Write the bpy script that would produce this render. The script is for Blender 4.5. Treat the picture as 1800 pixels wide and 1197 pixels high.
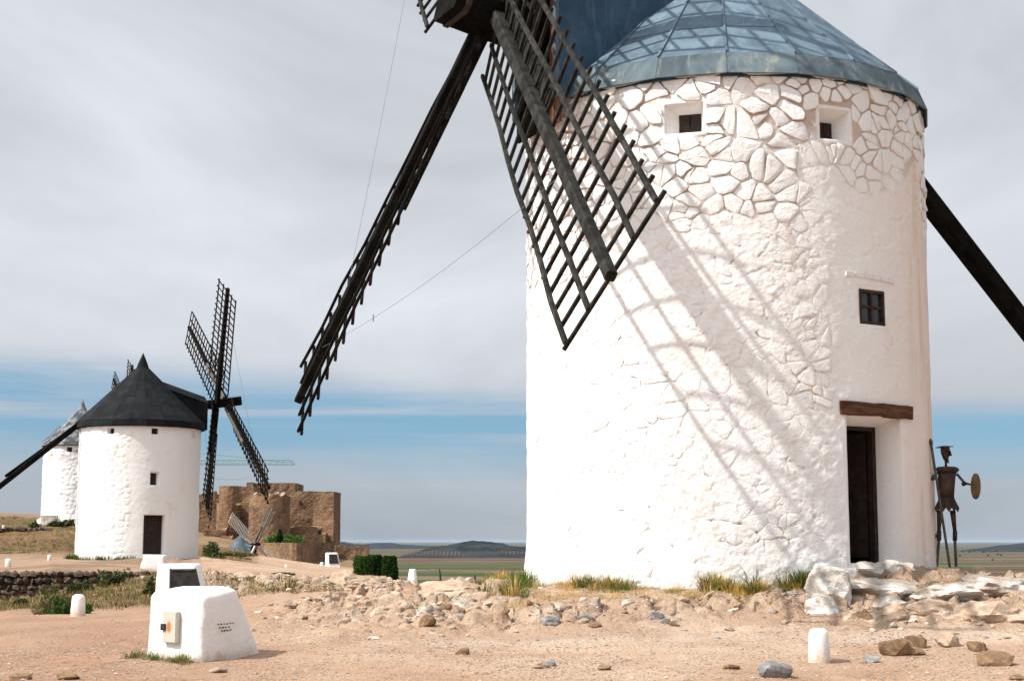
import bpy, bmesh, math, random
import numpy as np
from mathutils import Vector, Matrix

# ------------------------------------------------------------------ reset
for o in list(bpy.data.objects): bpy.data.objects.remove(o)
scene = bpy.context.scene
col = scene.collection
random.seed(7)
RNG = np.random.default_rng(7)

# ------------------------------------------------------------------ camera, world, sun, exposure
F = 2700.0; HOR = 950.0
TH = math.atan((HOR - 598.5) / F)
cam_d = bpy.data.cameras.new('camera'); cam = bpy.data.objects.new('camera', cam_d); col.objects.link(cam)
cam_d.sensor_fit = 'HORIZONTAL'; cam_d.sensor_width = 36.0; cam_d.lens = F / 1800 * 36
cam_d.clip_start = 0.3; cam_d.clip_end = 400000
cam.location = (0, 0, 0); cam.rotation_euler = (math.pi / 2 + TH, 0, 0)
scene.camera = cam

SUN_AZ = math.radians(66)      # from the camera's back towards its left
SUN_EL = math.radians(48)
to_sun = Vector((-math.sin(SUN_AZ) * math.cos(SUN_EL), -math.cos(SUN_AZ) * math.cos(SUN_EL), math.sin(SUN_EL)))
sun_d = bpy.data.lights.new('sun', 'SUN'); sun = bpy.data.objects.new('sun', sun_d); col.objects.link(sun)
sun_d.energy = 4.3; sun_d.angle = math.radians(0.9); sun_d.color = (1.0, 0.955, 0.89)
sun.location = (-60, -30, 80)
sun.rotation_euler = to_sun.to_track_quat('Z', 'Y').to_euler()

world = bpy.data.worlds.new('World'); scene.world = world; world.use_nodes = True
scene.view_settings.view_transform = 'Standard'
scene.view_settings.look = 'None'
scene.view_settings.exposure = 0.36
scene.view_settings.gamma = 1.0
scene.view_settings.use_curve_mapping = False


class NT:
    """small helper around a node tree"""
    def __init__(s, tree): s.t = tree; s.n = tree.nodes; s.l = tree.links
    def new(s, typ, **kw):
        n = s.n.new(typ)
        for k, v in kw.items(): setattr(n, k, v)
        return n
    def link(s, a, b): s.l.new(a, b)
    def val(s, sock, v):
        if hasattr(v, 'is_output') or isinstance(v, bpy.types.NodeSocket): s.l.new(v, sock)
        else: sock.default_value = v
    def math(s, op, a, b=0.0, clamp=False):
        n = s.new('ShaderNodeMath', operation=op); n.use_clamp = clamp
        s.val(n.inputs[0], a); s.val(n.inputs[1], b); return n.outputs[0]
    def mix(s, f, a, b, blend='MIX'):
        n = s.new('ShaderNodeMix', data_type='RGBA', blend_type=blend)
        s.val(n.inputs[0], f)
        s.val(n.inputs[6], a if not isinstance(a, tuple) else (*a[:3], 1))
        s.val(n.inputs[7], b if not isinstance(b, tuple) else (*b[:3], 1))
        return n.outputs[2]
    def smooth(s, x, lo, hi):
        n = s.new('ShaderNodeMapRange', interpolation_type='SMOOTHSTEP')
        s.val(n.inputs[0], x); n.inputs[1].default_value = lo; n.inputs[2].default_value = hi
        return n.outputs[0]
    def noise(s, vec, scale, detail=4, rough=.55, dist=0.0, dim='3D'):
        n = s.new('ShaderNodeTexNoise', noise_dimensions=dim)
        if vec is not None: s.link(vec, n.inputs['Vector'])
        n.inputs['Scale'].default_value = scale; n.inputs['Detail'].default_value = detail
        n.inputs['Roughness'].default_value = rough; n.inputs['Distortion'].default_value = dist
        return n.outputs[0]
    def mapping(s, vec, scale=(1, 1, 1), rot=(0, 0, 0), loc=(0, 0, 0)):
        n = s.new('ShaderNodeMapping'); s.link(vec, n.inputs[0])
        n.inputs['Scale'].default_value = scale; n.inputs['Rotation'].default_value = rot; n.inputs['Location'].default_value = loc
        return n.outputs[0]
    def ramp(s, f, stops, interp='LINEAR'):
        n = s.new('ShaderNodeValToRGB'); s.val(n.inputs[0], f); r = n.color_ramp; r.interpolation = interp
        while len(r.elements) < len(stops): r.elements.new(0.5)
        for e, (p, c) in zip(r.elements, stops): e.position = p; e.color = (*c, 1)
        return n.outputs[0]


# ---- sky: Nishita sky with a high thin cloud deck whose edge lies ahead
w = NT(world.node_tree); w.n.clear()
wo = w.new('ShaderNodeOutputWorld'); bg = w.new('ShaderNodeBackground'); bg.inputs[1].default_value = 0.1
w.link(bg.outputs[0], wo.inputs[0])
sky = w.new('ShaderNodeTexSky', sky_type='NISHITA'); sky.sun_disc = False
sky.sun_elevation = SUN_EL
sky.sun_rotation = math.atan2(to_sun.x, to_sun.y)
sky.altitude = 700; sky.air_density = 1.0; sky.dust_density = 1.0; sky.ozone_density = 1.2
tc = w.new('ShaderNodeTexCoord'); sx = w.new('ShaderNodeSeparateXYZ'); w.link(tc.outputs['Generated'], sx.inputs[0])
dirv = tc.outputs['Generated']; dz = sx.outputs[2]
n_edge = w.noise(w.mapping(dirv, (2.6, 2.6, 16), loc=(3.1, 1.7, 0)), 1.0, 5, .55, .5)
n_str = w.noise(w.mapping(dirv, (2.2, 2.2, 34), rot=(0, .03, 0), loc=(0.4, 8.2, 2.0)), 1.0, 5, .58, .6)
n_soft = w.noise(w.mapping(dirv, (2.4, 2.4, 5.0), loc=(7.0, 2.0, 1.0)), 1.0, 6, .56, .7)
n_low = w.noise(w.mapping(dirv, (1.6, 1.6, 22), loc=(1.3, 4.4, 5.0)), 1.0, 4, .55, .4)
# a break in the deck low over the plain ahead
ze = w.math('ADD', dz, w.math('MULTIPLY', w.math('SUBTRACT', n_edge, .5), .075))
ze = w.math('ADD', ze, w.math('MULTIPLY', sx.outputs[0], .035))
gap_t = w.math('SUBTRACT', 1.0, w.smooth(ze, .080, .113))
gap_b = w.smooth(w.math('ADD', dz, w.math('MULTIPLY', w.math('SUBTRACT', n_low, .5), .05)), .028, .066)
ahead = w.smooth(sx.outputs[1], .1, .5)
gap = w.math('MULTIPLY', w.math('MULTIPLY', gap_t, ahead), w.math('ADD', w.math('MULTIPLY', gap_b, .80), .20))
gap = w.math('MULTIPLY', gap, w.math('SUBTRACT', 1.0, w.math('MULTIPLY', w.smooth(n_str, .47, .72), .80)))
cov = w.math('SUBTRACT', 1.0, gap)
ctone = w.math('ADD', 0.92, w.math('MULTIPLY', w.math('SUBTRACT', n_soft, .5), 1.0))
ctone = w.math('MULTIPLY', ctone, w.math('ADD', .74, w.math('MULTIPLY', w.smooth(dz, .0, .15), .32)))
ctone = w.math('MULTIPLY', ctone, w.math('SUBTRACT', 1.0, w.math('MULTIPLY', w.smooth(dz, .18, .42), .16)))
# thin cloud scatters forward: brighter towards the sun, boosted out of view to fill shadows
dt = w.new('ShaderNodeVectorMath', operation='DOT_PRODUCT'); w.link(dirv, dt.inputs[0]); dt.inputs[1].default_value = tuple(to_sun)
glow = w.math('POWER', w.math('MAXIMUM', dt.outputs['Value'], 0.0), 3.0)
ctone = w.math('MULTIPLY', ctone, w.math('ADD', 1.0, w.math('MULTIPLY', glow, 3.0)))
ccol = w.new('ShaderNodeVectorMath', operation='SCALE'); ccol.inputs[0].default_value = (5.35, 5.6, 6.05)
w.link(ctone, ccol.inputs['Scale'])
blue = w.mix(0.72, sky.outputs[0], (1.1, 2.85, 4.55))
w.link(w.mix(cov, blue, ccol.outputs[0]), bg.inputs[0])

# ------------------------------------------------------------------ helpers: pixels of the survey photo -> world points
CT, ST = math.cos(TH), math.sin(TH)
def at(px, py, Y):
    u = (px - 900) / F; v = (598.5 - py) / F
    dy = CT - v * ST; dz = ST + v * CT
    return Vector((u / dy * Y, Y, dz / dy * Y))
def atm(px, Y): return (px - 900) / F * Y      # lateral metres at depth Y near the horizon


# ------------------------------------------------------------------ numeric noise
def _h(ix, iy, iz, seed):
    n = (ix.astype(np.int64) * 374761393 + iy.astype(np.int64) * 668265263 + iz.astype(np.int64) * 2147483647 + seed * 974711) & 0xffffffff
    n = ((n ^ (n >> 13)) * 1274126177) & 0xffffffff
    n = ((n ^ (n >> 16)) * 2246822519) & 0xffffffff
    return ((n ^ (n >> 15)) & 0xffffff) / float(0xffffff)
def vn(x, y, z=0.0, seed=0):
    x = np.asarray(x, float); y = np.asarray(y, float) + 0 * x; z = np.asarray(z, float) + 0 * x
    ix, iy, iz = np.floor(x), np.floor(y), np.floor(z); fx, fy, fz = x - ix, y - iy, z - iz
    fx, fy, fz = [f * f * (3 - 2 * f) for f in (fx, fy, fz)]
    r = 0
    for a in (0, 1):
        for b in (0, 1):
            for c in (0, 1):
                r = r + _h(ix + a, iy + b, iz + c, seed) * (fx if a else 1 - fx) * (fy if b else 1 - fy) * (fz if c else 1 - fz)
    return r * 2 - 1
def fbm(x, y, z=0.0, seed=0, oct=4, gain=.5, lac=2.03):
    s = 0; a = 1; f = 1; t = 0
    for i in range(oct):
        s = s + a * vn(np.asarray(x) * f, np.asarray(y) * f, np.asarray(z) * f, seed + i * 17); t += a; a *= gain; f *= lac
    return s / t
def ridged(x, y, z=0.0, seed=0, oct=4):
    s = 0; a = 1; f = 1; t = 0
    for i in range(oct):
        s = s + a * (1 - np.abs(vn(np.asarray(x) * f, np.asarray(y) * f, np.asarray(z) * f, seed + i * 31))); t += a; a *= .5; f *= 2.1
    return s / t
def sstep(x, a, b):
    t = np.clip((np.asarray(x, float) - a) / (b - a), 0, 1); return t * t * (3 - 2 * t)
def worley(x, y, seed=0):
    """F1, F2 on a jittered unit grid"""
    x = np.asarray(x, float); y = np.asarray(y, float)
    ix, iy = np.floor(x), np.floor(y); f1 = np.full(x.shape, 9.); f2 = np.full(x.shape, 9.); cid = np.zeros(x.shape)
    for a in (-1, 0, 1):
        for b in (-1, 0, 1):
            cx, cy = ix + a, iy + b
            jx = _h(cx, cy, cx * 0, seed) * .86 + .07; jy = _h(cx, cy, cx * 0 + 1, seed) * .86 + .07
            d = np.hypot(cx + jx - x, cy + jy - y)
            m = d < f1
            f2 = np.where(m, f1, np.minimum(f2, d)); cid = np.where(m, _h(cx, cy, cx * 0 + 2, seed), cid); f1 = np.where(m, d, f1)
    return f1, f2, cid


# ------------------------------------------------------------------ object helpers
def tag(o, label=None, cat=None, group=None, kind=None):
    if label: o['label'] = label
    if cat: o['category'] = cat
    if group: o['group'] = group
    if kind: o['kind'] = kind
    return o
def empty(name, loc, label=None, cat=None, group=None):
    o = bpy.data.objects.new(name, None); o.location = loc; col.objects.link(o); o.empty_display_size = .3
    return tag(o, label, cat, group)
def origin_of(p):
    v = Vector((0, 0, 0))
    while p is not None: v = v + p.location; p = p.parent
    return v
def link_mesh(name, me, mat, parent=None):
    o = bpy.data.objects.new(name, me); col.objects.link(o)
    if mat is not None and not me.materials: me.materials.append(mat)
    if parent is not None: o.parent = parent
    return o
def mesh_obj(name, V, Fc, mat, parent=None, smooth=False, at_loc=None):
    """vertices in world metres; parents carry location only"""
    org = origin_of(parent) if parent is not None else Vector((0, 0, 0))
    if at_loc is not None: org = Vector(at_loc)
    me = bpy.data.meshes.new(name)
    Vn = np.asarray(V, float).reshape(-1, 3) - np.array(org)
    me.from_pydata(Vn.tolist(), [], Fc if isinstance(Fc, list) else Fc.tolist()); me.update()
    if smooth: me.polygons.foreach_set('use_smooth', np.ones(len(me.polygons), bool))
    o = link_mesh(name, me, mat, parent)
    if parent is None and at_loc is not None: o.location = org
    return o
def attr(o, name, vals):
    a = o.data.attributes.new(name, 'FLOAT', 'POINT'); a.data.foreach_set('value', np.asarray(vals, np.float32).ravel())
def attrc(o, name, vals):
    a = o.data.attributes.new(name, 'FLOAT_COLOR', 'POINT')
    v = np.ones((len(vals), 4), np.float32); v[:, :3] = vals; a.data.foreach_set('color', v.ravel())
class MB:
    def __init__(s): s.V = []; s.F = []
    def add(s, V, Fc):
        b = len(s.V); s.V += [tuple(v) for v in V]; s.F += [[i + b for i in f] for f in Fc]; return s
    def box(s, c, X, Y, Z):
        c, X, Y, Z = map(Vector, (c, X, Y, Z))
        V = [c + a * X + b * Y + d * Z for a in (-1, 1) for b in (-1, 1) for d in (-1, 1)]
        return s.add(V, [[0, 1, 3, 2], [4, 6, 7, 5], [0, 4, 5, 1], [2, 3, 7, 6], [0, 2, 6, 4], [1, 5, 7, 3]])
    def beam(s, a, b, w, h, up=(0, 0, 1), w2=None, h2=None, ch=0.0):
        """rectangular timber from a to b; w across, h along 'up'"""
        a, b, up = Vector(a), Vector(b), Vector(up); d = (b - a).normalized()
        x = d.cross(up).normalized(); y = x.cross(d).normalized(); w2 = w if w2 is None else w2; h2 = h if h2 is None else h2
        V = []
        for p, ww, hh in ((a, w, h), (b, w2, h2)):
            if ch:
                q = ch
                ring = [(-.5 + q, -.5), (.5 - q, -.5), (.5, -.5 + q), (.5, .5 - q), (.5 - q, .5), (-.5 + q, .5), (-.5, .5 - q), (-.5, -.5 + q)]
            else: ring = [(-.5, -.5), (.5, -.5), (.5, .5), (-.5, .5)]
            V += [p + x * (r[0] * ww) + y * (r[1] * hh) for r in ring]
        n = len(ring)
        Fc = [[i, (i + 1) % n, n + (i + 1) % n, n + i] for i in range(n)] + [list(range(n))[::-1], list(range(n, 2 * n))]
        return s.add(V, Fc)
    def tube(s, pts, rad, n=6):
        pts = [Vector(p) for p in pts]; b = len(s.V)
        rads = rad if isinstance(rad, (list, tuple)) else [rad] * len(pts)
        ref = Vector((.31, .17, .93))
        for i, p in enumerate(pts):
            d = (pts[min(i + 1, len(pts) - 1)] - pts[max(i - 1, 0)]).normalized()
            x = d.cross(ref).normalized(); y = x.cross(d)
            s.V += [tuple(p + (x * math.cos(2 * math.pi * k / n) + y * math.sin(2 * math.pi * k / n)) * rads[i]) for k in range(n)]
        for i in range(len(pts) - 1):
            for k in range(n):
                s.F.append([b + i * n + k, b + i * n + (k + 1) % n, b + (i + 1) * n + (k + 1) % n, b + (i + 1) * n + k])
        s.F.append([b + k for k in range(n)][::-1]); s.F.append([b + (len(pts) - 1) * n + k for k in range(n)])
        return s
    def prism(s, poly, depth):
        """polygon (list of 3D points) thickened by vector depth, centred"""
        d = Vector(depth) * .5; n = len(poly)
        V = [Vector(p) - d for p in poly] + [Vector(p) + d for p in poly]
        return s.add(V, [list(range(n))[::-1], list(range(n, 2 * n))] + [[i, (i + 1) % n, n + (i + 1) % n, n + i] for i in range(n)])
    def lathe(s, c, prof, n=16, sx=1., sy=1., rot=0., caps=True):
        c = Vector(c); b = len(s.V)
        for r, z in prof:
            for k in range(n):
                a = 2 * math.pi * k / n + rot; s.V.append((c.x + r * sx * math.cos(a), c.y + r * sy * math.sin(a), c.z + z))
        for i in range(len(prof) - 1):
            for k in range(n): s.F.append([b + i * n + k, b + i * n + (k + 1) % n, b + (i + 1) * n + (k + 1) % n, b + (i + 1) * n + k])
        if caps: s.F.append([b + k for k in range(n)][::-1]); s.F.append([b + (len(prof) - 1) * n + k for k in range(n)])
        return s
    def build(s, name, mat, parent=None, smooth=False, at_loc=None): return mesh_obj(name, s.V, s.F, mat, parent, smooth, at_loc)
def copy_thing(root, loc, label=None, group=None, rotz=0.0, scale=None):
    c = root.copy(); col.objects.link(c); c.location = loc; c.rotation_euler = (0, 0, rotz)
    if scale: c.scale = scale
    if label: c['label'] = label
    if group: c['group'] = group
    for ch in list(root.children):
        d = ch.copy(); col.objects.link(d); d.parent = c
        for g in list(ch.children):
            e = g.copy(); col.objects.link(e); e.parent = d
    return c


# ------------------------------------------------------------------ materials
def new_mat(name):
    m = bpy.data.materials.new(name); m.use_nodes = True; n = NT(m.node_tree); n.n.clear()
    out = n.new('ShaderNodeOutputMaterial'); p = n.new('ShaderNodeBsdfPrincipled'); n.link(p.outputs[0], out.inputs[0])
    t = n.new('ShaderNodeTexCoord')
    p.inputs['Specular IOR Level'].default_value = 0.25
    return m, n, p, t.outputs['Object']
def bump(n, p, h, strength, dist):
    b = n.new('ShaderNodeBump'); b.inputs['Strength'].default_value = strength; b.inputs['Distance'].default_value = dist
    n.link(h, b.inputs['Height']); n.link(b.outputs[0], p.inputs['Normal'])
def getattr_(n, name):
    a = n.new('ShaderNodeAttribute'); a.attribute_name = name; return a
def lime_mat(name, white=(.81, .80, .785), stain=(.62, .43, .28), stain_lo=.53, bare=True, side=False, bs=.5, scl=1.0, dirt=False):
    m, n, p, oc = new_mat(name)
    f1 = n.noise(oc, 1.1 * scl, 6, .62, .3); f2 = n.noise(oc, 7.0 * scl, 5, .6)
    s = n.math('MULTIPLY', n.smooth(f1, stain_lo, stain_lo + .2), n.smooth(f2, .42, .68))
    c = n.mix(n.math('MULTIPLY', s, .55), white, stain)
    c = n.mix(n.math('MULTIPLY', n.smooth(n.noise(oc, 2.7 * scl, 5, .6), .48, .74), .25), c, (.75, .69, .62))
    if side:   # rain-washed rust-coloured streaks on the weather side
        sp = n.new('ShaderNodeSeparateXYZ'); n.link(oc, sp.inputs[0])
        k = n.smooth(sp.outputs[0], 2.3, 3.3)
        st = n.noise(n.mapping(oc, (3.5, 3.5, .35)), 1.2, 6, .65, .4)
        c = n.mix(n.math('MULTIPLY', n.smooth(sp.outputs[0], 1.4, 3.3), .42), c, (.74, .56, .44))
        c = n.mix(n.math('MULTIPLY', n.math('MULTIPLY', k, n.smooth(st, .44, .66)), .8), c, (.62, .37, .22))
    if dirt:   # soil splashed up from the ground
        sp2 = n.new('ShaderNodeSeparateXYZ'); n.link(oc, sp2.inputs[0])
        dz_ = n.math('ADD', sp2.outputs[2], n.math('MULTIPLY', n.math('SUBTRACT', n.noise(oc, 9, 5, .65), .5), .30))
        c = n.mix(n.math('MULTIPLY', n.math('SUBTRACT', 1.0, n.smooth(dz_, .0, .20)), .75), c, (.50, .34, .21))
        c = n.mix(n.math('MULTIPLY', n.smooth(n.noise(oc, 5.5, 6, .7, .5), .60, .70), .35), c, (.46, .40, .33))
    if bare:
        a = getattr_(n, 'bare')
        bc = n.mix(n.noise(oc, 9, 3, .6), (.20, .115, .065), (.52, .35, .23))
        c = n.mix(a.outputs['Fac'], c, bc)
    n.link(c, p.inputs['Base Color']); p.inputs['Roughness'].default_value = .92
    h = n.math('ADD', n.math('MULTIPLY', n.noise(oc, 9 * scl, 8, .68, .3), .8), n.math('MULTIPLY', n.noise(oc, 45 * scl, 3, .6), .25))
    bump(n, p, h, bs, .035 / scl)
    return m
M = {}
M['lime'] = lime_mat('whitewashed masonry', side=True, bs=.85)
M['lime_stone'] = lime_mat('whitewashed stone', bare=True, stain_lo=.56, bs=1.0)
M['lime_far'] = lime_mat('whitewash far mill', bare=False, bs=.5, scl=.7)
M['lime_old'] = lime_mat('whitewash peeling', bare=True, stain_lo=.47, stain=(.50, .34, .22), bs=.6, scl=.6)
M['lime_box'] = lime_mat('whitewash small blocks', bare=False, stain=(.72, .50, .22), stain_lo=.55, bs=.7, scl=1.6, dirt=True)

def simple(name, c1, c2, scale=4, rough=.8, bs=.3, bd=.02, metal=0.0, stretch=(1, 1, 1), rnd=0.0, spec=.25, lo=.35, hi=.7):
    m, n, p, oc = new_mat(name)
    f = n.smooth(n.noise(n.mapping(oc, stretch), scale, 6, .62, .3), lo, hi)
    c = n.mix(f, c1, c2)
    if rnd:
        oi = n.new('ShaderNodeObjectInfo')
        v = n.math('ADD', 1 - rnd / 2, n.math('MULTIPLY', oi.outputs['Random'], rnd))
        hs = n.new('ShaderNodeHueSaturation'); n.link(v, hs.inputs['Value']); n.link(c, hs.inputs['Color']); c = hs.outputs[0]
    n.link(c, p.inputs['Base Color']); p.inputs['Roughness'].default_value = rough; p.inputs['Metallic'].default_value = metal
    p.inputs['Specular IOR Level'].default_value = spec
    if bs: bump(n, p, n.noise(n.mapping(oc, stretch), scale * 5, 5, .65), bs, bd)
    return m
M['sail_wood'] = simple('weathered dark sail timber', (.012, .0115, .010), (.045, .044, .038), 5, .85, .5, .012, rnd=.35, spec=.1)
M['black_wood'] = simple('tarred black timber', (.004, .0038, .0035), (.011, .0095, .008), 3, .9, .6, .03, spec=.04)
M['black_or_shaded_sail'] = simple('black or shaded sail timber', (.006, .0055, .005), (.018, .0155, .013), 3, .9, .3, .02, spec=.05)
M['brown_or_sunlit_sail'] = simple('brown or sunlit sail boards', (.10, .085, .070), (.19, .165, .14), 4, .85, .5, .02)
M['pale_sail'] = simple('bare pale grey sail timber', (.42, .38, .34), (.60, .55, .50), 3, .85, .2, .02)
M['red_wood'] = simple('rusty brown boards', (.095, .040, .020), (.23, .105, .05), 3, .85, .8, .03, stretch=(1, 1, .4))
M['lintel'] = simple('old brown lintel wood', (.060, .024, .012), (.17, .075, .035), 3, .8, .9, .03, stretch=(1, 1, 6))
M['dark_wood'] = simple('dark brown painted wood', (.018, .011, .009), (.045, .026, .02), 8, .6, .4, .01)
M['interior'] = simple('dark mill interior', (.018, .012, .010), (.030, .022, .018), 2, .95, .3, .02)  # near-black: the unlit inside is put into the colour
M['glass'] = simple('dim window glass', (.02, .022, .025), (.035, .037, .04), 2, .12, 0, spec=.5)
M['slate'] = simple('black roofing felt', (.007, .0075, .009), (.017, .018, .020), 1.6, .8, .25, .03, rnd=.28, spec=.1)
M['slate2'] = simple('grey patched slate roof', (.05, .055, .06), (.20, .215, .22), 1.7, .7, .5, .05, rnd=.5, lo=.42, hi=.62)
M['slate3'] = simple('blue grey slate roof', (.040, .058, .068), (.10, .13, .15), 1.2, .6, .4, .05, rnd=.3)
def zinc_mat(name, a, b, c):
    m, n, p, oc = new_mat(name)
    oi = n.new('ShaderNodeObjectInfo'); off = n.new('ShaderNodeVectorMath', operation='SCALE'); n.link(oi.outputs['Random'], off.inputs['Scale']); off.inputs[0].default_value = (13, 7, 5)
    ad = n.new('ShaderNodeVectorMath', operation='ADD'); n.link(oc, ad.inputs[0]); n.link(off.outputs[0], ad.inputs[1]); v = ad.outputs[0]
    f = n.noise(v, 1.3, 6, .62, .9); g = n.noise(n.mapping(v, (2.2, 2.2, .6)), 2.4, 6, .68, .5); k = n.noise(v, 9, 4, .6)
    cc = n.mix(n.smooth(f, .36, .66), a, b)
    cc = n.mix(n.math('MULTIPLY', n.smooth(g, .50, .74), .75), cc, c)
    cc = n.mix(n.math('MULTIPLY', n.smooth(k, .55, .75), .25), cc, (.10, .13, .15))
    r = n.math('ADD', .82, n.math('MULTIPLY', oi.outputs['Random'], .36))
    hs = n.new('ShaderNodeHueSaturation'); n.link(r, hs.inputs['Value']); n.link(cc, hs.inputs['Color'])
    n.link(hs.outputs[0], p.inputs['Base Color']); p.inputs['Metallic'].default_value = .08
    p.inputs['Specular IOR Level'].default_value = .12
    n.link(n.math('ADD', .62, n.math('MULTIPLY', f, .3)), p.inputs['Roughness'])
    bump(n, p, n.math('ADD', n.math('MULTIPLY', n.noise(v, 1.8, 3, .5), 1.0), n.math('MULTIPLY', k, .1)), .35, .06)
    return m
M['zinc'] = zinc_mat('weathered zinc sheet', (.085, .125, .165), (.14, .20, .245), (.215, .275, .31))
M['zinc_band'] = zinc_mat('mottled zinc eave band', (.075, .105, .12), (.15, .195, .215), (.33, .33, .28))
M['zinc_dark'] = zinc_mat('shade darkened blue zinc sheet', (.030, .062, .105), (.045, .09, .145), (.075, .13, .19))  # base colour darkened to carry the shade on the dormer side
M['rust'] = simple('rusty welded sheet metal', (.030, .022, .018), (.085, .052, .032), 6, .6, .4, .008, metal=.35, rnd=.4)
M['ochre_rust'] = simple('ochre rusted shield plate', (.085, .050, .018), (.185, .112, .040), 5, .65, .3, .008, metal=.3)
M['steel_rod'] = simple('dark steel rod', (.05, .052, .055), (.10, .10, .10), 6, .5, .2, .005, metal=.5)
M['green_steel'] = simple('green crane steel', (.04, .17, .14), (.06, .22, .18), 2, .6, 0)
M['wire'] = simple('grey wire', (.16, .16, .16), (.24, .24, .24), 2, .6, 0)
M['castle'] = None
def castle_mat():
    m, n, p, oc = new_mat('brown castle masonry')
    v = n.new('ShaderNodeTexVoronoi', feature='F1'); n.link(n.mapping(oc, (1.6, 1.6, 2.6)), v.inputs['Vector']); v.inputs['Scale'].default_value = 1.0
    sep = n.new('ShaderNodeSeparateColor'); n.link(v.outputs['Color'], sep.inputs[0])
    c = n.mix(sep.outputs[0], (.095, .054, .032), (.225, .138, .080))
    c = n.mix(n.math('MULTIPLY', n.smooth(n.noise(oc, .16, 5, .6, .5), .42, .66), .7), c, (.31, .185, .10))
    c = n.mix(n.math('MULTIPLY', n.smooth(n.noise(oc, .9, 5, .6), .55, .75), .5), c, (.07, .038, .022))
    n.link(c, p.inputs['Base Color']); p.inputs['Roughness'].default_value = .95
    bump(n, p, n.math('SUBTRACT', n.noise(oc, 1.5, 5, .65), n.math('MULTIPLY', v.outputs['Distance'], .6)), .55, .3)
    return m
M['castle'] = castle_mat()
M['dry_stone'] = simple('dark drystone rock', (.05, .037, .030), (.17, .115, .080), 5, .95, .8, .04, rnd=.9)
M['wall_core'] = simple('wall rubble and earth', (.022, .017, .013), (.050, .036, .026), 5, .95, .5, .03)
def rock_mat(name, a, b, c, white=(.74, .70, .65), scale=1.0, wlo=.5, rnd=.25):
    m, n, p, oc = new_mat(name)
    f = n.noise(oc, 2.2 * scale, 7, .66, .6); g = n.noise(n.mapping(oc, (1, 1, 2.4)), 5.5 * scale, 6, .68, .4); k = n.noise(oc, 1.1 * scale, 5, .6, .5)
    cc = n.mix(n.smooth(f, .38, .64), a, b); cc = n.mix(n.math('MULTIPLY', n.smooth(g, .52, .70), .8), cc, c)
    cc = n.mix(n.math('MULTIPLY', n.smooth(k, wlo, wlo + .12), .85), cc, white)
    oi = n.new('ShaderNodeObjectInfo'); hs = n.new('ShaderNodeHueSaturation'); n.link(cc, hs.inputs['Color'])
    n.link(n.math('ADD', 1 - rnd / 2, n.math('MULTIPLY', oi.outputs['Random'], rnd)), hs.inputs['Value'])
    n.link(hs.outputs[0], p.inputs['Base Color']); p.inputs['Roughness'].default_value = .93
    bump(n, p, n.math('ADD', n.noise(oc, 9 * scale, 7, .7, .4), n.math('MULTIPLY', g, .6)), .9, .05 / scale)
    return m
M['limestone'] = rock_mat('white limestone outcrop', (.38, .30, .235), (.56, .49, .41), (.12, .095, .075), wlo=.48)
M['white_rock'] = rock_mat('lime splashed white rock', (.48, .42, .35), (.64, .60, .54), (.22, .17, .13), (.78, .76, .73), wlo=.47)
M['tan_rock'] = rock_mat('tan limestone outcrop', (.40, .28, .19), (.52, .41, .31), (.24, .17, .12), (.60, .52, .43), wlo=.62)
M['brown_rock'] = rock_mat('brown loose rock', (.19, .115, .065), (.33, .215, .125), (.10, .062, .04), (.40, .28, .18), 2.0, wlo=.66)
M['grey_rock'] = rock_mat('grey loose rock', (.19, .185, .18), (.33, .32, .31), (.12, .115, .11), (.42, .41, .40), 2.0, wlo=.6)
M['orange_rock'] = rock_mat('orange loose rock', (.34, .19, .10), (.45, .27, .15), (.24, .13, .07), (.45, .30, .18), 3.0, wlo=.65)
def rubble_mat():
    m, n, p, oc = new_mat('broken limestone rubble')
    a = getattr_(n, 'tint'); f = n.noise(oc, 9, 6, .7, .4)
    c = n.mix(n.smooth(f, .40, .68), a.outputs['Color'], n.mix(.6, a.outputs['Color'], (.22, .16, .12)))
    n.link(c, p.inputs['Base Color']); p.inputs['Roughness'].default_value = .95; bump(n, p, n.noise(oc, 22, 5, .7), .7, .02)
    return m
M['rubble'] = rubble_mat()
M['pebble'] = simple('gravel stones', (.24, .175, .13), (.52, .40, .30), 3.0, .95, 0)

def leaf_mat(name, tr=.25):
    m, n, p, oc = new_mat(name)
    a = getattr_(n, 'tint'); n.link(a.outputs['Color'], p.inputs['Base Color']); p.inputs['Roughness'].default_value = .75
    p.inputs['Specular IOR Level'].default_value = .12
    d = n.new('ShaderNodeBsdfTranslucent'); n.link(a.outputs['Color'], d.inputs[0])
    mx = n.new('ShaderNodeMixShader'); mx.inputs[0].default_value = tr
    out = [x for x in n.n if x.type == 'OUTPUT_MATERIAL'][0]
    n.link(p.outputs[0], mx.inputs[1]); n.link(d.outputs[0], mx.inputs[2]); n.link(mx.outputs[0], out.inputs[0])
    return m
M['leaf'] = leaf_mat('leaves and blades')
M['bark'] = simple('grey brown bark', (.05, .038, .028), (.10, .08, .06), 8, .9, .5, .01)

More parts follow.
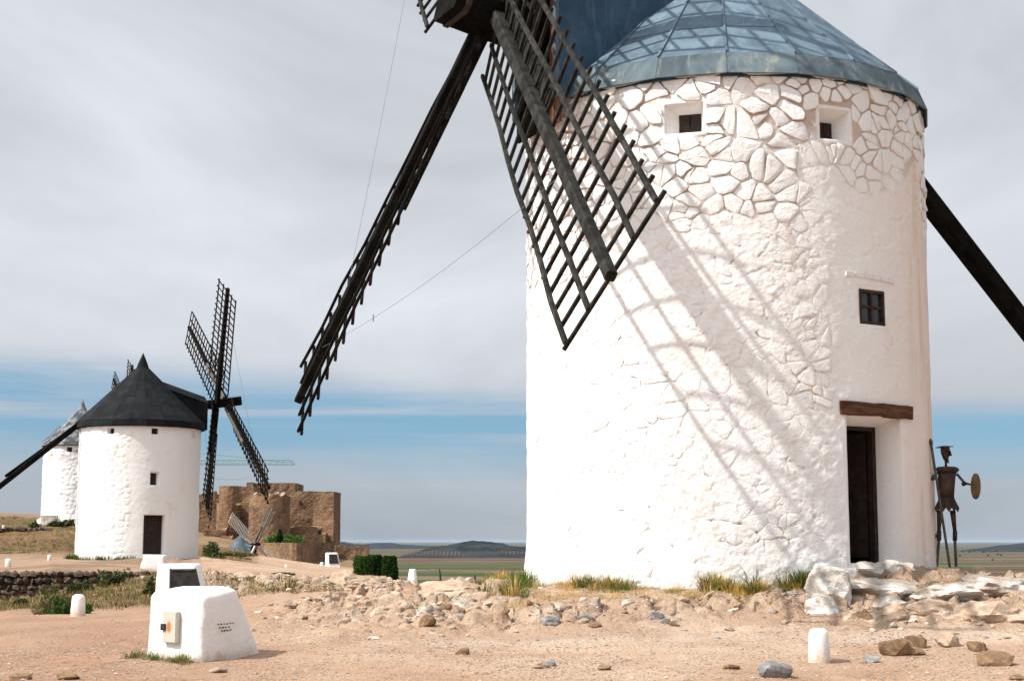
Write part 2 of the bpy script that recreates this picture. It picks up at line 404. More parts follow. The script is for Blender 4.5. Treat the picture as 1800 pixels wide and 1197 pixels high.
def ground_mat():
    m, n, p, oc = new_mat('sandy gravel ground')
    a = getattr_(n, 'tint')
    base = a.outputs['Color']
    f = n.noise(oc, .7, 6, .62, .4); g = n.noise(oc, 6, 6, .66); k = n.noise(oc, 26, 4, .65); q = n.noise(oc, 70, 3, .6)
    c = n.mix(n.math('MULTIPLY', n.smooth(f, .40, .64), .62), base, (.36, .205, .12))
    c = n.mix(n.math('MULTIPLY', n.smooth(g, .50, .72), .42), c, (.50, .385, .29))
    pt = n.smooth(n.noise(oc, .9, 4, .6, .3), .36, .60)
    c = n.mix(n.math('MULTIPLY', n.math('MULTIPLY', n.smooth(k, .50, .64), pt), .85), c, (.19, .135, .105))
    c = n.mix(n.math('MULTIPLY', n.smooth(q, .55, .68), .55), c, (.60, .51, .43))
    c = n.mix(n.math('MULTIPLY', n.smooth(n.noise(oc, 40, 3, .6), .60, .70), .6), c, (.13, .095, .075))
    for sc_, th, amt, cc in ((9, .20, .9, (.10, .075, .06)), (21, .24, .85, (.15, .115, .09)), (15, .20, .7, (.74, .68, .60))):
        vo = n.new('ShaderNodeTexVoronoi', feature='F1'); n.link(n.mapping(oc, (1, 1, .6), loc=(sc_ * .37, 1.1, 0)), vo.inputs['Vector']); vo.inputs['Scale'].default_value = sc_
        vs = n.new('ShaderNodeSeparateColor'); n.link(vo.outputs['Color'], vs.inputs[0])
        rad = n.math('MULTIPLY', n.smooth(vs.outputs[0], .35, 1.0), th)
        spot = n.math('GREATER_THAN', rad, n.math('ADD', vo.outputs['Distance'], n.math('MULTIPLY', n.math('SUBTRACT', q, .5), .16)))
        c = n.mix(n.math('MULTIPLY', n.math('MULTIPLY', spot, n.math('ADD', .3, n.math('MULTIPLY', pt, .7))), amt), c, cc)
    vg = getattr_(n, 'veg')
    vc = n.mix(n.smooth(n.noise(oc, 3.0, 6, .7), .35, .65), (.022, .018, .008), (.27, .175, .085))
    c = n.mix(n.math('MULTIPLY', vg.outputs['Fac'], .95), c, n.mix(.5, n.mix(.35, base, (.03, .024, .008)), vc))
    rk = getattr_(n, 'rock')
    rc = n.mix(n.smooth(n.noise(oc, 2.6, 7, .68, .5), .36, .64), (.29, .195, .13), (.48, .37, .27))
    rc = n.mix(n.math('MULTIPLY', n.smooth(n.noise(oc, 1.3, 5, .6, .6), .57, .66), .6), rc, (.68, .62, .55))
    rc = n.mix(n.math('MULTIPLY', n.smooth(n.noise(n.mapping(oc, (1, 1, 2)), 7, 6, .7), .54, .7), .6), rc, (.20, .15, .115))
    c = n.mix(rk.outputs['Fac'], c, rc)
    n.link(c, p.inputs['Base Color']); p.inputs['Roughness'].default_value = .97; p.inputs['Specular IOR Level'].default_value = .1
    h = n.math('ADD', n.math('MULTIPLY', k, .6), n.math('ADD', n.math('MULTIPLY', q, .35), n.math('MULTIPLY', g, .9)))
    bump(n, p, h, .9, .06)
    return m
M['ground'] = ground_mat()
def plain_mat():
    m, n, p, oc = new_mat('farmland plain')
    sc = n.mapping(oc, (1 / 800., 1 / 230., 1), rot=(0, 0, .06))
    v = n.new('ShaderNodeTexVoronoi', feature='F1', distance='CHEBYCHEV', voronoi_dimensions='2D'); n.link(sc, v.inputs['Vector']); v.inputs['Scale'].default_value = 1.0
    sep = n.new('ShaderNodeSeparateColor'); n.link(v.outputs['Color'], sep.inputs[0])
    c = n.ramp(sep.outputs[0], [(0, (.040, .078, .018)), (.14, (.105, .058, .045)), (.30, (.050, .092, .022)), (.40, (.14, .085, .065)), (.56, (.062, .066, .028)), (.68, (.078, .040, .034)), (.82, (.17, .12, .085)), (.91, (.032, .058, .020))], 'CONSTANT')
    st = n.noise(n.mapping(oc, (1 / 260., 1 / 60., 1)), 1.0, 4, .6)
    c = n.mix(n.math('MULTIPLY', n.smooth(st, .4, .7), .35), c, (.16, .11, .075))
    n.link(c, p.inputs['Base Color']); p.inputs['Roughness'].default_value = 1; p.inputs['Specular IOR Level'].default_value = 0
    return m
M['plain'] = plain_mat()
def hill_mat(name, rows):
    m, n, p, oc = new_mat(name)
    f = n.noise(oc, .006, 7, .65, .3)
    c = n.mix(n.smooth(f, .38, .62), (.012, .017, .017), (.040, .038, .034))
    if rows:
        a = getattr_(n, 'grove'); wv = n.new('ShaderNodeTexWave', wave_type='BANDS', bands_direction='X'); n.link(n.mapping(oc, (1, .35, 0)), wv.inputs[0]); wv.inputs['Scale'].default_value = .0105; wv.inputs['Distortion'].default_value = 1.2
        wc = n.mix(n.smooth(wv.outputs['Fac'], .3, .8), (.03, .028, .024), (.085, .066, .054))
        c = n.mix(n.math('MULTIPLY', a.outputs['Fac'], n.smooth(n.noise(oc, .004, 4, .6), .45, .58)), c, wc)
    n.link(c, p.inputs['Base Color']); p.inputs['Roughness'].default_value = 1; p.inputs['Specular IOR Level'].default_value = 0
    return m
M['hill'] = hill_mat('wooded hill', True); M['hill_far'] = hill_mat('far hills', False)
M['farm_white'] = simple('farm walls', (.24, .23, .22), (.28, .27, .26), 1, .9, 0)
M['farm_roof'] = simple('farm roofs', (.15, .12, .11), (.18, .15, .13), 1, .9, 0)
M['cabinet'] = None
def cabinet_mat():
    m, n, p, oc = new_mat('cream cabinet with rust stain')
    sp = n.new('ShaderNodeSeparateXYZ'); n.link(oc, sp.inputs[0])
    a = getattr_(n, 'rust')
    f = n.math('MULTIPLY', a.outputs['Fac'], n.math('ADD', .6, n.math('MULTIPLY', n.noise(oc, 22, 4, .6), .8)))
    c = n.mix(n.smooth(f, .1, .75), (.47, .46, .385), (.44, .155, .035))
    n.link(c, p.inputs['Base Color']); p.inputs['Roughness'].default_value = .55
    return m
M['cabinet'] = cabinet_mat()
M['black_metal'] = simple('black louvre metal', (.018, .016, .015), (.05, .042, .038), 8, .6, .3, .005)
M['hole'] = simple('dark vent hole', (.01, .008, .006), (.02, .016, .012), 4, .95, 0)

# ================================================================== TERRAIN
BX, BY, BR = 3.63, 26.0, 3.37                       # big mill axis and wall radius
M2X, M2Y, M2R = (247 - 900) / F * 84, 84.0, 3.22    # second mill
M3X, M3Y, M3R = (143 - 900) / F * 140, 140.0, 3.25  # third mill, up on the knoll
M4X, M4Y, M4R = (427 - 900) / F * 240, 240.0, 2.45  # small mill below the castle

CTRL = [  # pixel, pixel, depth of points on the bare ground
    (-500, 1197, 15.6), (0, 1197, 15.6), (450, 1197, 15.6), (900, 1197, 15.6), (1350, 1197, 15.6), (1800, 1197, 15.6), (2300, 1197, 15.6),
    (362, 1166, 17.0), (265, 1150, 17.6), (458, 1147, 17.75), (1440, 1163, 17.3), (900, 1110, 19.5), (600, 1100, 20), (300, 1100, 22), (1250, 1098, 19.8),
    (930, 1044, 22.6), (1150, 1042, 22.3), (1300, 1045, 22.2), (760, 1030, 28), (725, 1033, 31), (600, 1040, 31), (450, 1060, 28), (137, 1083, 27.7), (20, 1085, 27), (0, 1130, 20),
    (830, 1026, 29), (880, 1060, 22), (700, 1062, 24), (560, 1080, 23),
    (-200, 1062, 51), (0, 1062, 51), (100, 1053, 51), (200, 1030, 51), (300, 1010, 51), (350, 1020, 45), (430, 1010, 62), (330, 1003, 60), (500, 1030, 50), (600, 1022, 60), (560, 1045, 40),
    (1430, 1030, 22.6), (1450, 1064, 21.0), (1600, 1056, 21.4), (1600, 1092, 20), (1700, 1100, 19.6), (1800, 1100, 19.6), (1800, 1040, 22), (1540, 997, 23.7), (1640, 1010, 25.6), (1700, 1017, 25.5), (1800, 1018, 27), (2000, 1020, 27),
    (352, 978, 95), (370, 957, 130), (420, 986, 150), (460, 991, 160), (400, 982, 140), (503, 1003, 104), (588, 997, 118), (640, 1004, 112), (560, 994, 150), (620, 1012, 80),
    (460, 995, 330), (524, 996, 325), (590, 992, 335), (640, 990, 350), (500, 956, 372), (370, 952, 360), (420, 950, 372), (575, 956, 384)]
CTRL_T = [(0, 1003, 52.6), (150, 1003, 52.6), (270, 1004, 53), (14, 996, 62), (100, 986, 80), (240, 983, 81), (247, 979, 88), (0, 980, 82), (340, 984, 80), (-300, 990, 75),
          (60, 965, 95), (0, 962, 100), (100, 932, 130), (140, 922, 136), (60, 921, 140), (143, 918, 146), (0, 926, 125), (-300, 926, 125), (0, 953, 116), (-150, 956, 116), (50, 946, 117), (80, 936, 120), (0, 915, 180), (200, 930, 170), (-600, 960, 110), (300, 955, 150), (0, 940, 260), (250, 945, 300)]
WALL_Y = 52.3
def wall_step(u):
    return np.interp(u, [-.60, -.333, -.296, -.26, -.235, -.222], [1.12, 1.12, 1.0, .55, .22, 0.0])
def _feat(X, Y): return np.stack([np.asarray(X) / np.asarray(Y) * 30., 14 * np.log(np.asarray(Y))], -1)
_pts = []; _z = []
for c in CTRL: v = at(*c); _pts.append((v.x, v.y)); _z.append(v.z)
for c in CTRL_T:
    v = at(*c); _pts.append((v.x, v.y)); _z.append(v.z - float(wall_step(v.x / v.y)))
_pts = np.array(_pts); _z = np.array(_z); _P = _feat(_pts[:, 0], _pts[:, 1])
def _k(d): return np.where(d > 1e-9, d * d * np.log(d + 1e-9), 0.)
_n = len(_P); _A = np.zeros((_n + 3, _n + 3)); _D = np.linalg.norm(_P[:, None] - _P[None], axis=2)
_A[:_n, :_n] = _k(_D) + np.eye(_n) * .6; _A[:_n, _n] = 1; _A[:_n, _n + 1:] = _P; _A[_n:, :_n] = _A[:_n, _n:].T
_w = np.linalg.solve(_A, np.r_[_z, 0, 0, 0])
def base_h(X, Y):
    X = np.asarray(X, float); Y = np.asarray(Y, float)
    Yc = np.clip(Y, 13.5, 430); Xc = np.clip(X / Yc, -.62, .60) * Yc
    Q = _feat(Xc, Yc); out = np.full(X.shape, _w[_n])
    out = out + Q[..., 0] * _w[_n + 1] + Q[..., 1] * _w[_n + 2]
    for i in range(_n): out = out + _w[i] * _k(np.hypot(Q[..., 0] - _P[i, 0], Q[..., 1] - _P[i, 1]))
    u = X / np.maximum(Y, 1)
    out = out + wall_step(np.clip(u, -.6, 1)) * sstep(Y, WALL_Y - .05, WALL_Y + .25) * (Y > 30)
    # near the viewer the track runs level
    return out
def blob(X, Y, px, py_d, rx, ry):
    cx = atm(px, py_d); return np.exp(-(((X - cx) / rx) ** 2 + ((Y - py_d) / ry) ** 2))
def rock_mask(X, Y):
    X = np.asarray(X, float); Y = np.asarray(Y, float)
    m = 1.0 * blob(X, Y, 700, 24.5, 1.5, 3.6) + .9 * blob(X, Y, 830, 26, 1.4, 4.0) + .75 * blob(X, Y, 960, 20.6, 2.4, .9) + .8 * blob(X, Y, 620, 26, .9, 2.5)
    m = m + 1.1 * blob(X, Y, 1560, 22.0, 2.0, 1.5) + 1.1 * blob(X, Y, 1780, 22.5, 2.2, 3.0) + .6 * blob(X, Y, 1300, 21.2, 1.6, .5)
    m = m + .9 * blob(X, Y, 500, 44, 3.0, 9) + .9 * blob(X, Y, 610, 52, 2.2, 12) + .5 * blob(X, Y, 400, 55, 2.5, 7) + .5 * blob(X, Y, 330, 82, 3, 4)
    return np.clip(m, 0, 1)
_XeY = [0, 26, 29, 31, 33, 35, 40, 60, 110, 125, 300, 353, 360, 420, 440]
_XeX = [60, 40, 22, 9, 2.5, -.6, -2.4, -4.6, -9.6, -11.0, -29.5, -32.6, -45, -60, -400]
def drop_h(X, Y):
    s = X - np.interp(Y, _XeY, _XeX)
    d = np.where(s > 0, (.55 + 2.2 * sstep(Y, 60, 130)) * (np.sqrt(s * s + 1.0) - 1.0), 0)
    s2 = -X - (70 + .25 * np.abs(Y)); d = d + np.where(s2 > 0, .5 * s2, 0)
    s3 = -Y - 60; d = d + np.where(s3 > 0, .5 * s3, 0)
    return d
def veg_mask(X, Y):
    X = np.asarray(X, float); Y = np.asarray(Y, float); u = X / np.maximum(Y, 1)
    lower = sstep(Y, 28.5, 33) * (1 - sstep(Y, 51.9, 52.6)) * (1 - sstep(u, -.225, -.20)) * sstep(Y + 60 * (u + .28), 28, 34)
    mound = sstep(Y, 84, 92) * (1 - sstep(u, -.215, -.19)) * (Y < 160)
    right = sstep(Y, 88, 96) * sstep(u, -.21, -.20) * (1 - sstep(u, -.175, -.160)) * (1 - sstep(Y, 150, 165))
    mid = .85 * blob(X, Y, 520, 38, 2.6, 3.5) + .7 * blob(X, Y, 440, 48, 1.8, 6)
    far = sstep(Y, 190, 230)
    return np.clip(np.maximum.reduce([lower, mound, right * .9, mid, far * .6]), 0, 1)
def rut(X, Y):
    """two pairs of shallow wheel ruts along the track"""
    c = 18.35 + .30 * np.sin(X * .33 + .6) + .015 * X
    r = 0
    for o, a in ((-.78, 1.), (.78, 1.), (-1.35, .6), (.25, .6)): r = r + a * np.exp(-((Y - c - o) / .13) ** 2)
    return r * (.55 + .45 * fbm(X * .8, Y * .8, 0, 555, 3)) * (np.abs(X) < 14)
def ground_h(X, Y, detail=True):
    X = np.asarray(X, float); Y = np.asarray(Y, float)
    h = base_h(X, Y)
    if detail:
        rm = rock_mask(X, Y); sc = np.clip(Y / 24., 1, 2.5)
        h = h + .018 * fbm(X * .9, Y * .9, 0, 3, 4) + .006 * fbm(X * 7, Y * 7, 0, 5, 2)
        rd = ridged(X * 1.35 / sc + .35 * Y / sc, Y * .95 / sc, 0, 11, 5) - .62
        f1, f2, cid = worley(X * 1.5 / sc + .25 * fbm(X, Y, 0, 8, 2), Y * 1.1 / sc, 21)
        blocks = sstep(f2 - f1, .02, .35) * (.3 + cid) - .35
        f3, f4, cid2 = worley(X * 3.6 / sc + .2 * fbm(X * 2, Y * 2, 0, 18, 2), Y * 2.3 / sc, 25)
        chips = sstep(f4 - f3, .02, .22) * (.15 + cid2) - .3
        h = h + rm * sc * (.20 * rd + .13 * blocks + .075 * chips + .040 * fbm(X * 6 / sc, Y * 6 / sc, 0, 13, 3))
        vm = veg_mask(X, Y); h = h + vm * np.clip(Y / 40., .5, 2.5) * .08 * fbm(X * .8, Y * .8, 0, 41, 4)
    if detail: h = h - .028 * rut(X, Y)
    h = h - drop_h(X, Y)
    return np.maximum(h, -131.5)
def gz(x, y): return float(ground_h(np.array([x]), np.array([y]))[0])

rows = np.concatenate([np.linspace(-220, -20, 12), np.linspace(-10, 12, 12), np.arange(12.8, 33, .055), 33 * 1.0088 ** np.arange(1, 300), 470 + np.linspace(20, 500, 12)])
rows = np.unique(np.round(rows, 4))
us = np.concatenate([np.linspace(-14, -1.2, 14), np.linspace(-1.1, -.44, 16), np.linspace(-.425, .425, 600), np.linspace(.44, 1.1, 16), np.linspace(1.2, 14, 14)])
YY, UU = np.meshgrid(rows, us, indexing='ij'); XX = UU * np.maximum(np.abs(YY), 14) ** np.where(np.abs(UU) > 1.1, 1.0, 1.0)
GH = ground_h(XX, YY)
nr, nc = YY.shape
idx = np.arange(nr * nc).reshape(nr, nc)
Fg = np.stack([idx[:-1, :-1], idx[:-1, 1:], idx[1:, 1:], idx[1:, :-1]], -1).reshape(-1, 4)
ground = mesh_obj('ground', np.stack([XX, YY, GH], -1).reshape(-1, 3), Fg, M['ground'], smooth=True)
tag(ground, kind='structure')
_fm = rock_mask(XX[:-1, :-1], YY[:-1, :-1]).ravel() > .30; ground.data.polygons.foreach_set('use_smooth', ~_fm)
# colour of the bare earth: pale sand on the trodden track, redder soil to the left with lens falloff painted in, dry scrub on the slopes
X1, Y1 = XX.ravel(), YY.ravel()
tint = np.tile(np.array([.475, .32, .215]), (len(X1), 1))
def tmix(mask, c):
    global tint
    tint = tint * (1 - mask[:, None]) + np.array(c) * mask[:, None]
nz = fbm(X1 * .35, Y1 * .22, 0, 61, 4)
tmix(sstep(nz, .0, .5) * .55, (.55, .415, .305))
track = np.exp(-((Y1 - (18.7 + .25 * np.sin(X1 * .5))) / .55) ** 2) * sstep(X1, -3, 0); tmix(track * .6, (.60, .50, .40))
tmix(np.clip(rut(X1, Y1), 0, 1) * .35, (.58, .46, .36))
redl = sstep(-X1 / np.maximum(Y1, 5), .10, .26) * (Y1 < 32) * (.45 + .55 * sstep(fbm(X1 * .8, Y1 * .5, 0, 66, 3), -.3, .3)); tmix(redl * .85, (.33, .18, .105))
tmix((blob(X1, Y1, 1100, 20.8, 4, .8) + blob(X1, Y1, 700, 21.5, 2, 1)).clip(0, 1) * .5, (.36, .24, .16))
vm = veg_mask(X1, Y1); vn_ = fbm(X1 * .25, Y1 * .16, 0, 71, 4)
tmix(vm * .92, (.19, .115, .058)); tmix(vm * sstep(vn_, -.05, .35) * .85, (.095, .085, .030)); tmix(vm * sstep(fbm(X1 * .3, Y1 * .2, 0, 75, 4), .12, .4) * .8, (.28, .135, .058))
tmix(((Y1 > 46) & (Y1 < 88)).astype(float) * (1 - vm) * (X1 / np.maximum(Y1, 1) < -.2) * .8, (.31, .205, .135))
attrc(ground, 'tint', tint); _sc = np.clip(Y1 / 24., 1, 2.5); _f3, _f4, _ = worley(X1 * 3.6 / _sc + .2 * fbm(X1 * 2, Y1 * 2, 0, 18, 2), Y1 * 2.3 / _sc, 25)
attr(ground, 'rock', rock_mask(X1, Y1) * .95 * sstep(fbm(X1 * 1.5, Y1 * 1.2, 0, 91, 3), -.5, .1) * (.25 + .75 * sstep(_f4 - _f3, .02, .14))); attr(ground, 'veg', np.maximum(veg_mask(X1, Y1), .65 * ((Y1 > 52.4) & (Y1 < 92) & (X1 / np.maximum(Y1, 1) < -.2)) * sstep(fbm(X1 * .35, Y1 * .12, 0, 611, 4), -.05, .3)))
print('ground tris', len(Fg) * 2)

# ---- plain and hills
PZ = -130.0
pv = [(-120000, -3000, PZ), (120000, -3000, PZ), (120000, 120000, PZ), (-120000, 120000, PZ)]
plain = mesh_obj('plain', pv, [[0, 1, 2, 3]], M['plain']); tag(plain, kind='structure')
def hill(name, Y, outline, depth, mat, seed, rough=.05):
    xs = np.linspace(outline[0][0], outline[-1][0], 260); tops = np.interp(xs, [o[0] for o in outline], [o[1] for o in outline])
    W = (xs - 900) / F * Y; Ht = np.maximum((HOR - tops) / F * Y - PZ, 0)
    ts = np.linspace(-1, 1, 41); X, T = np.meshgrid(W, ts, indexing='ij')
    prof = np.cos(T * math.pi / 2) ** 1.3; Z = Ht[:, None] * prof
    Z = Z * (1 + rough * 6 * fbm(X / 160., T * 4, 0, seed, 5) * prof) + rough * 90 * fbm(X / 60., T * 9, 0, seed + 3, 4) * sstep(Z, 0, 40) * .5
    V = np.stack([X, Y + T * depth, PZ + Z - 6], -1).reshape(-1, 3); n, k = X.shape; I = np.arange(n * k).reshape(n, k)
    Fc = np.stack([I[:-1, :-1], I[1:, :-1], I[1:, 1:], I[:-1, 1:]], -1).reshape(-1, 4)
    o = mesh_obj(name, V, Fc, mat, smooth=True); tag(o, kind='structure')
    hz = Z.ravel(); attr(o, 'grove', (sstep(hz, 18, 30) * (1 - sstep(hz, 52, 62)) * (T.ravel() < 0)))
    return o
hill('hill', 12500, [(690, 980), (730, 969), (770, 958), (808, 952.5), (830, 951), (865, 952.5), (900, 958), (940, 962), (1010, 968), (1080, 979)], 900, M['hill'], 5)
hill('far_hills', 27000, [(480, 964), (560, 955), (605, 951.5), (622, 955), (640, 956.5), (672, 952.5), (700, 955), (730, 957.5), (790, 960), (860, 964)], 2500, M['hill_far'], 15, .03)
hill('far_hills', 30000, [(800, 963), (1000, 957), (1200, 955), (1400, 956), (1560, 958), (1690, 963)], 2500, M['hill_far'], 19, .03)
hill('hill', 19000, [(1700, 968), (1745, 960), (1785, 954), (1815, 952), (1860, 955), (1950, 968)], 1500, M['hill_far'], 25, .03)

# ================================================================== WINDMILLS
def ray_cyl(px, py, C, R):
    d = at(px, py, 1.0); a = d.x ** 2 + d.y ** 2; b = -2 * (d.x * C[0] + d.y * C[1]); c = C[0] ** 2 + C[1] ** 2 - R * R
    disc = max(b * b - 4 * a * c, 0); t = (-b - math.sqrt(disc)) / (2 * a); P = d * t
    return math.atan2(P.x - C[0], -(P.y - C[1])), P.z
def cylp(C, R, phi, z): return Vector((C[0] + R * math.sin(phi), C[1] - R * math.cos(phi), z))
def mill_wall(root, C, R, z0, z1, phis, zs, disp, openings, mat):
    phis = np.array(phis); zs = np.array(zs)
    for op in openings:      # snap grid lines to the edges of the openings
        for v, arr in ((op['p0'], phis), (op['p1'], phis), (op['z0'], zs), (op['z1'], zs)): arr[np.argmin(abs(arr - v))] = v
    P, Z = np.meshgrid(phis, zs, indexing='ij'); D, bare = disp(P, Z)
    RR = R + D; V = np.stack([C[0] + RR * np.sin(P), C[1] - RR * np.cos(P), Z], -1)
    n, k = P.shape; I = np.arange(n * k).reshape(n, k); keep = np.ones((n, k - 1), bool)
    Vl = V.reshape(-1, 3).tolist(); bl = bare.ravel().tolist(); ex = []
    for op in openings:
        i0, i1 = [int(np.argmin(abs(phis - op[q]))) for q in ('p0', 'p1')]; j0, j1 = [int(np.argmin(abs(zs - op[q]))) for q in ('z0', 'z1')]
        keep[i0:i1, j0:j1] = False
        loop = [(i, j0) for i in range(i0, i1)] + [(i1, j) for j in range(j0, j1)] + [(i, j1) for i in range(i1, i0, -1)] + [(i0, j) for j in range(j1, j0, -1)]
        pc = (op['p0'] + op['p1']) / 2; nrm = Vector((math.sin(pc), -math.cos(pc), 0)); tg = Vector((math.cos(pc), math.sin(pc), 0))
        hw = R * math.sin((op['p1'] - op['p0']) / 2); fc = Vector((C[0], C[1], 0)) + nrm * (R - op['depth'])
        l, r, b, t = op.get('inset', (0, 0, 0, 0)); b0 = len(Vl)
        for (i, j) in loop:
            s = (phis[i] - op['p0']) / (op['p1'] - op['p0']); q = (zs[j] - op['z0']) / (op['z1'] - op['z0'])
            a = -hw + l + (2 * hw - l - r) * s; zz = op['z0'] + b + (op['z1'] - op['z0'] - b - t) * q
            w_ = fc + tg * a; w_.z = zz; Vl.append(tuple(w_)); bl.append(0.0)
        m = len(loop)
        for q in range(m):
            q2 = (q + 1) % m; ex.append([int(I[loop[q]]), int(I[loop[q2]]), b0 + q2, b0 + q])
        op.update(nrm=nrm, tg=tg, fc=fc, a0=-hw + l, a1=hw - r, b0=op['z0'] + b, b1=op['z1'] - t)
    I2 = np.roll(I, -1, 0)
    Q = np.stack([I[:, :-1], I2[:, :-1], I2[:, 1:], I[:, 1:]], -1)[keep]
    o = mesh_obj('wall', Vl, Q.tolist() + ex, mat, root, smooth=True); attr(o, 'bare', bl)
    return o
def opening(C, R, x0, x1, y0, y1, depth, inset=(0, 0, 0, 0)):
    ym = (y0 + y1) / 2
    p0, _ = ray_cyl(x0, ym, C, R); p1, _ = ray_cyl(x1, ym, C, R); xm = (x0 + x1) / 2
    _, zt = ray_cyl(xm, y0, C, R); _, zb = ray_cyl(xm, y1, C, R)
    return dict(p0=p0, p1=p1, z0=zb, z1=zt, depth=depth, inset=inset)
def op_pt(op, a, z, out=0.0):
    v = op['fc'] + op['tg'] * a + op['nrm'] * out; return Vector((v.x, v.y, z))
def op_box(mb, op, a0, a1, z0, z1, o0, o1):
    c = op_pt(op, (a0 + a1) / 2, (z0 + z1) / 2, (o0 + o1) / 2)
    return mb.box(c, op['tg'] * (a1 - a0) / 2, op['nrm'] * (o1 - o0) / 2, (0, 0, (z1 - z0) / 2))
def shutter(root, op, mat=None, name='window'):
    """two-leaf board shutter at the back of a deep reveal"""
    w_ = op_box(MB(), op, op['a0'] - .05, op['a1'] + .05, op['b0'] - .05, op['b1'] + .05, -.10, -.035).build(name, M['interior'], root)
    m = (op['a0'] + op['a1']) / 2
    for a, b in ((op['a0'] + .004, m - .006), (m + .006, op['a1'] - .004)):
        op_box(MB(), op, a, b, op['b0'] + .004, op['b1'] - .004, -.03, -.004).build('shutter', mat or M['dark_wood'], w_)
def cross_window(root, op):
    a0, a1, b0, b1 = op['a0'] + .004, op['a1'] - .004, op['b0'] + .004, op['b1'] - .004; t = .045
    fr = MB()
    for q in ((a0, a1, b0, b0 + t), (a0, a1, b1 - t, b1), (a0, a0 + t, b0 + t, b1 - t), (a1 - t, a1, b0 + t, b1 - t)): op_box(fr, op, *q, -.04, .045)
    mid = (a0 + a1) / 2; zm = b0 + (b1 - b0) * .52
    op_box(fr, op, mid - .02, mid + .02, b0 + t, b1 - t, -.03, .035); op_box(fr, op, a0 + t, mid - .02, zm - .018, zm + .018, -.03, .03); op_box(fr, op, mid + .02, a1 - t, zm - .018, zm + .018, -.03, .03)
    w_ = fr.build('window', M['dark_wood'], root)
    for (p, q) in ((a0 + t, mid - .02), (mid + .02, a1 - t)):
        for (r, s) in ((b0 + t, zm - .018), (zm + .018, b1 - t)): op_box(MB(), op, p, q, r, s, -.012, -.004).build('pane', M['glass'], w_)
    op_box(MB(), op, a0 - .05, a1 + .05, b0 - .05, b1 + .05, -.12, -.06).build('backing', M['interior'], w_)

# ---- rotor frame shared by sails, shaft, wires
class Rotor:
    def __init__(s, C, az, el, dist, z0, L, al, W, t0, t1, gap=0.0):
        s.a = Vector((math.sin(az) * math.cos(el), -math.cos(az) * math.cos(el), math.sin(el)))
        s.base = Vector((C[0], C[1], z0)); s.hub = s.base + s.a * dist; s.L = L; s.al = al; s.W = W; s.t0 = t0; s.t1 = t1; s.gap = gap; s.dist = dist; s.wk = (1, 1, 1, 1)
        s.e1 = Vector((0, 0, 1)).cross(s.a).normalized(); s.e2 = s.a.cross(s.e1)
        s.ah = Vector((s.a.x, s.a.y, 0)).normalized()
    def frame(s, k, r):
        ang = s.al + k * math.pi / 2; rr = s.e1 * math.cos(ang) + s.e2 * math.sin(ang); t1 = s.t1[k % 4] if isinstance(s.t1, (list, tuple)) else s.t1; t = s.t0 + (t1 - s.t0) * r / s.L
        c = s.a.cross(rr) * math.cos(t) + s.a * math.sin(t); return rr, c, rr.cross(c).normalized()
    def pt(s, k, r, o, n=0.0):
        rr, c, nn = s.frame(k, r); return s.hub + s.a * (s.gap * (.5 if k % 2 else -.5)) + rr * r + c * (o * s.wk[k % 4]) + nn * n
def make_sail(root, R_, k, mats, nr=18, r0=1.25, detail=True, spar_w=.17, board=True, wob=.01):
    rd = random.Random(k * 7 + nr); L = R_.L
    rr, c, nn = R_.frame(k, L * .5)
    spar = MB(); spar.beam(R_.pt(k, .35, 0, .06), R_.pt(k, L, 0, .06), spar_w * 1.25, spar_w * 1.25, nn, spar_w * .82, spar_w * .82, ch=.12)
    s = spar.build('sail', mats[0], root)
    if board:
        b = MB(); w_ = .26; n = 6
        for i in range(n):
            ra, rb = .2 + (L * .46 - .2) * i / n, .2 + (L * .46 - .2) * (i + 1) / n
            b.beam(R_.pt(k, ra, w_ * .5 + .02, -.10), R_.pt(k, rb - .004, w_ * .5 + .02, -.10), w_, .10, R_.frame(k, ra)[2])
        b.build('stock_board', mats[1], s)
    for o in (-1, -.5, .5, 1):
        rs = r0 - .05 + rd.uniform(0, .12); N = 9; pts = []
        for i in range(N):
            r = rs + (L * .992 - rs) * i / (N - 1); pts.append(R_.pt(k, r, o * R_.W + rd.uniform(-wob, wob), .05 + rd.uniform(-wob, wob)))
        mb = MB()
        for i in range(N - 1): mb.beam(pts[i], pts[i + 1] + (pts[i + 1] - pts[i]).normalized() * .004, .062, .05, R_.frame(k, L * (i / N))[2])
        mb.build('rail', mats[0], s)
    for i in range(nr):
        r = r0 + (L * .985 - r0) * i / (nr - 1); e = R_.W + .07 + rd.uniform(0, .06); j = rd.uniform(-.02, .02)
        mb = MB().beam(R_.pt(k, r + j, -e, -.005), R_.pt(k, r - j, e, -.005), .042, .046, R_.frame(k, r)[2]); mb.build('rung', mats[2 if len(mats) > 2 else 0], s)
    return s
def make_shaft(root, R_, w_, ext, mat, inner=1.0):
    a = R_.base + R_.a * inner; b = R_.hub + R_.a * ext
    mb = MB().beam(a, b, w_, w_, R_.e2, w_ * 1.08, w_ * 1.08, ch=.10); sh = mb.build('wind_shaft', mat, root)
    for d in (R_.dist - .62, R_.dist + .55):
        p = R_.base + R_.a * d; MB().beam(p, p + R_.a * .09, w_ * 1.13, w_ * 1.13, R_.e2, ch=.10).build('iron_band', M['black_metal'], sh)
    return sh
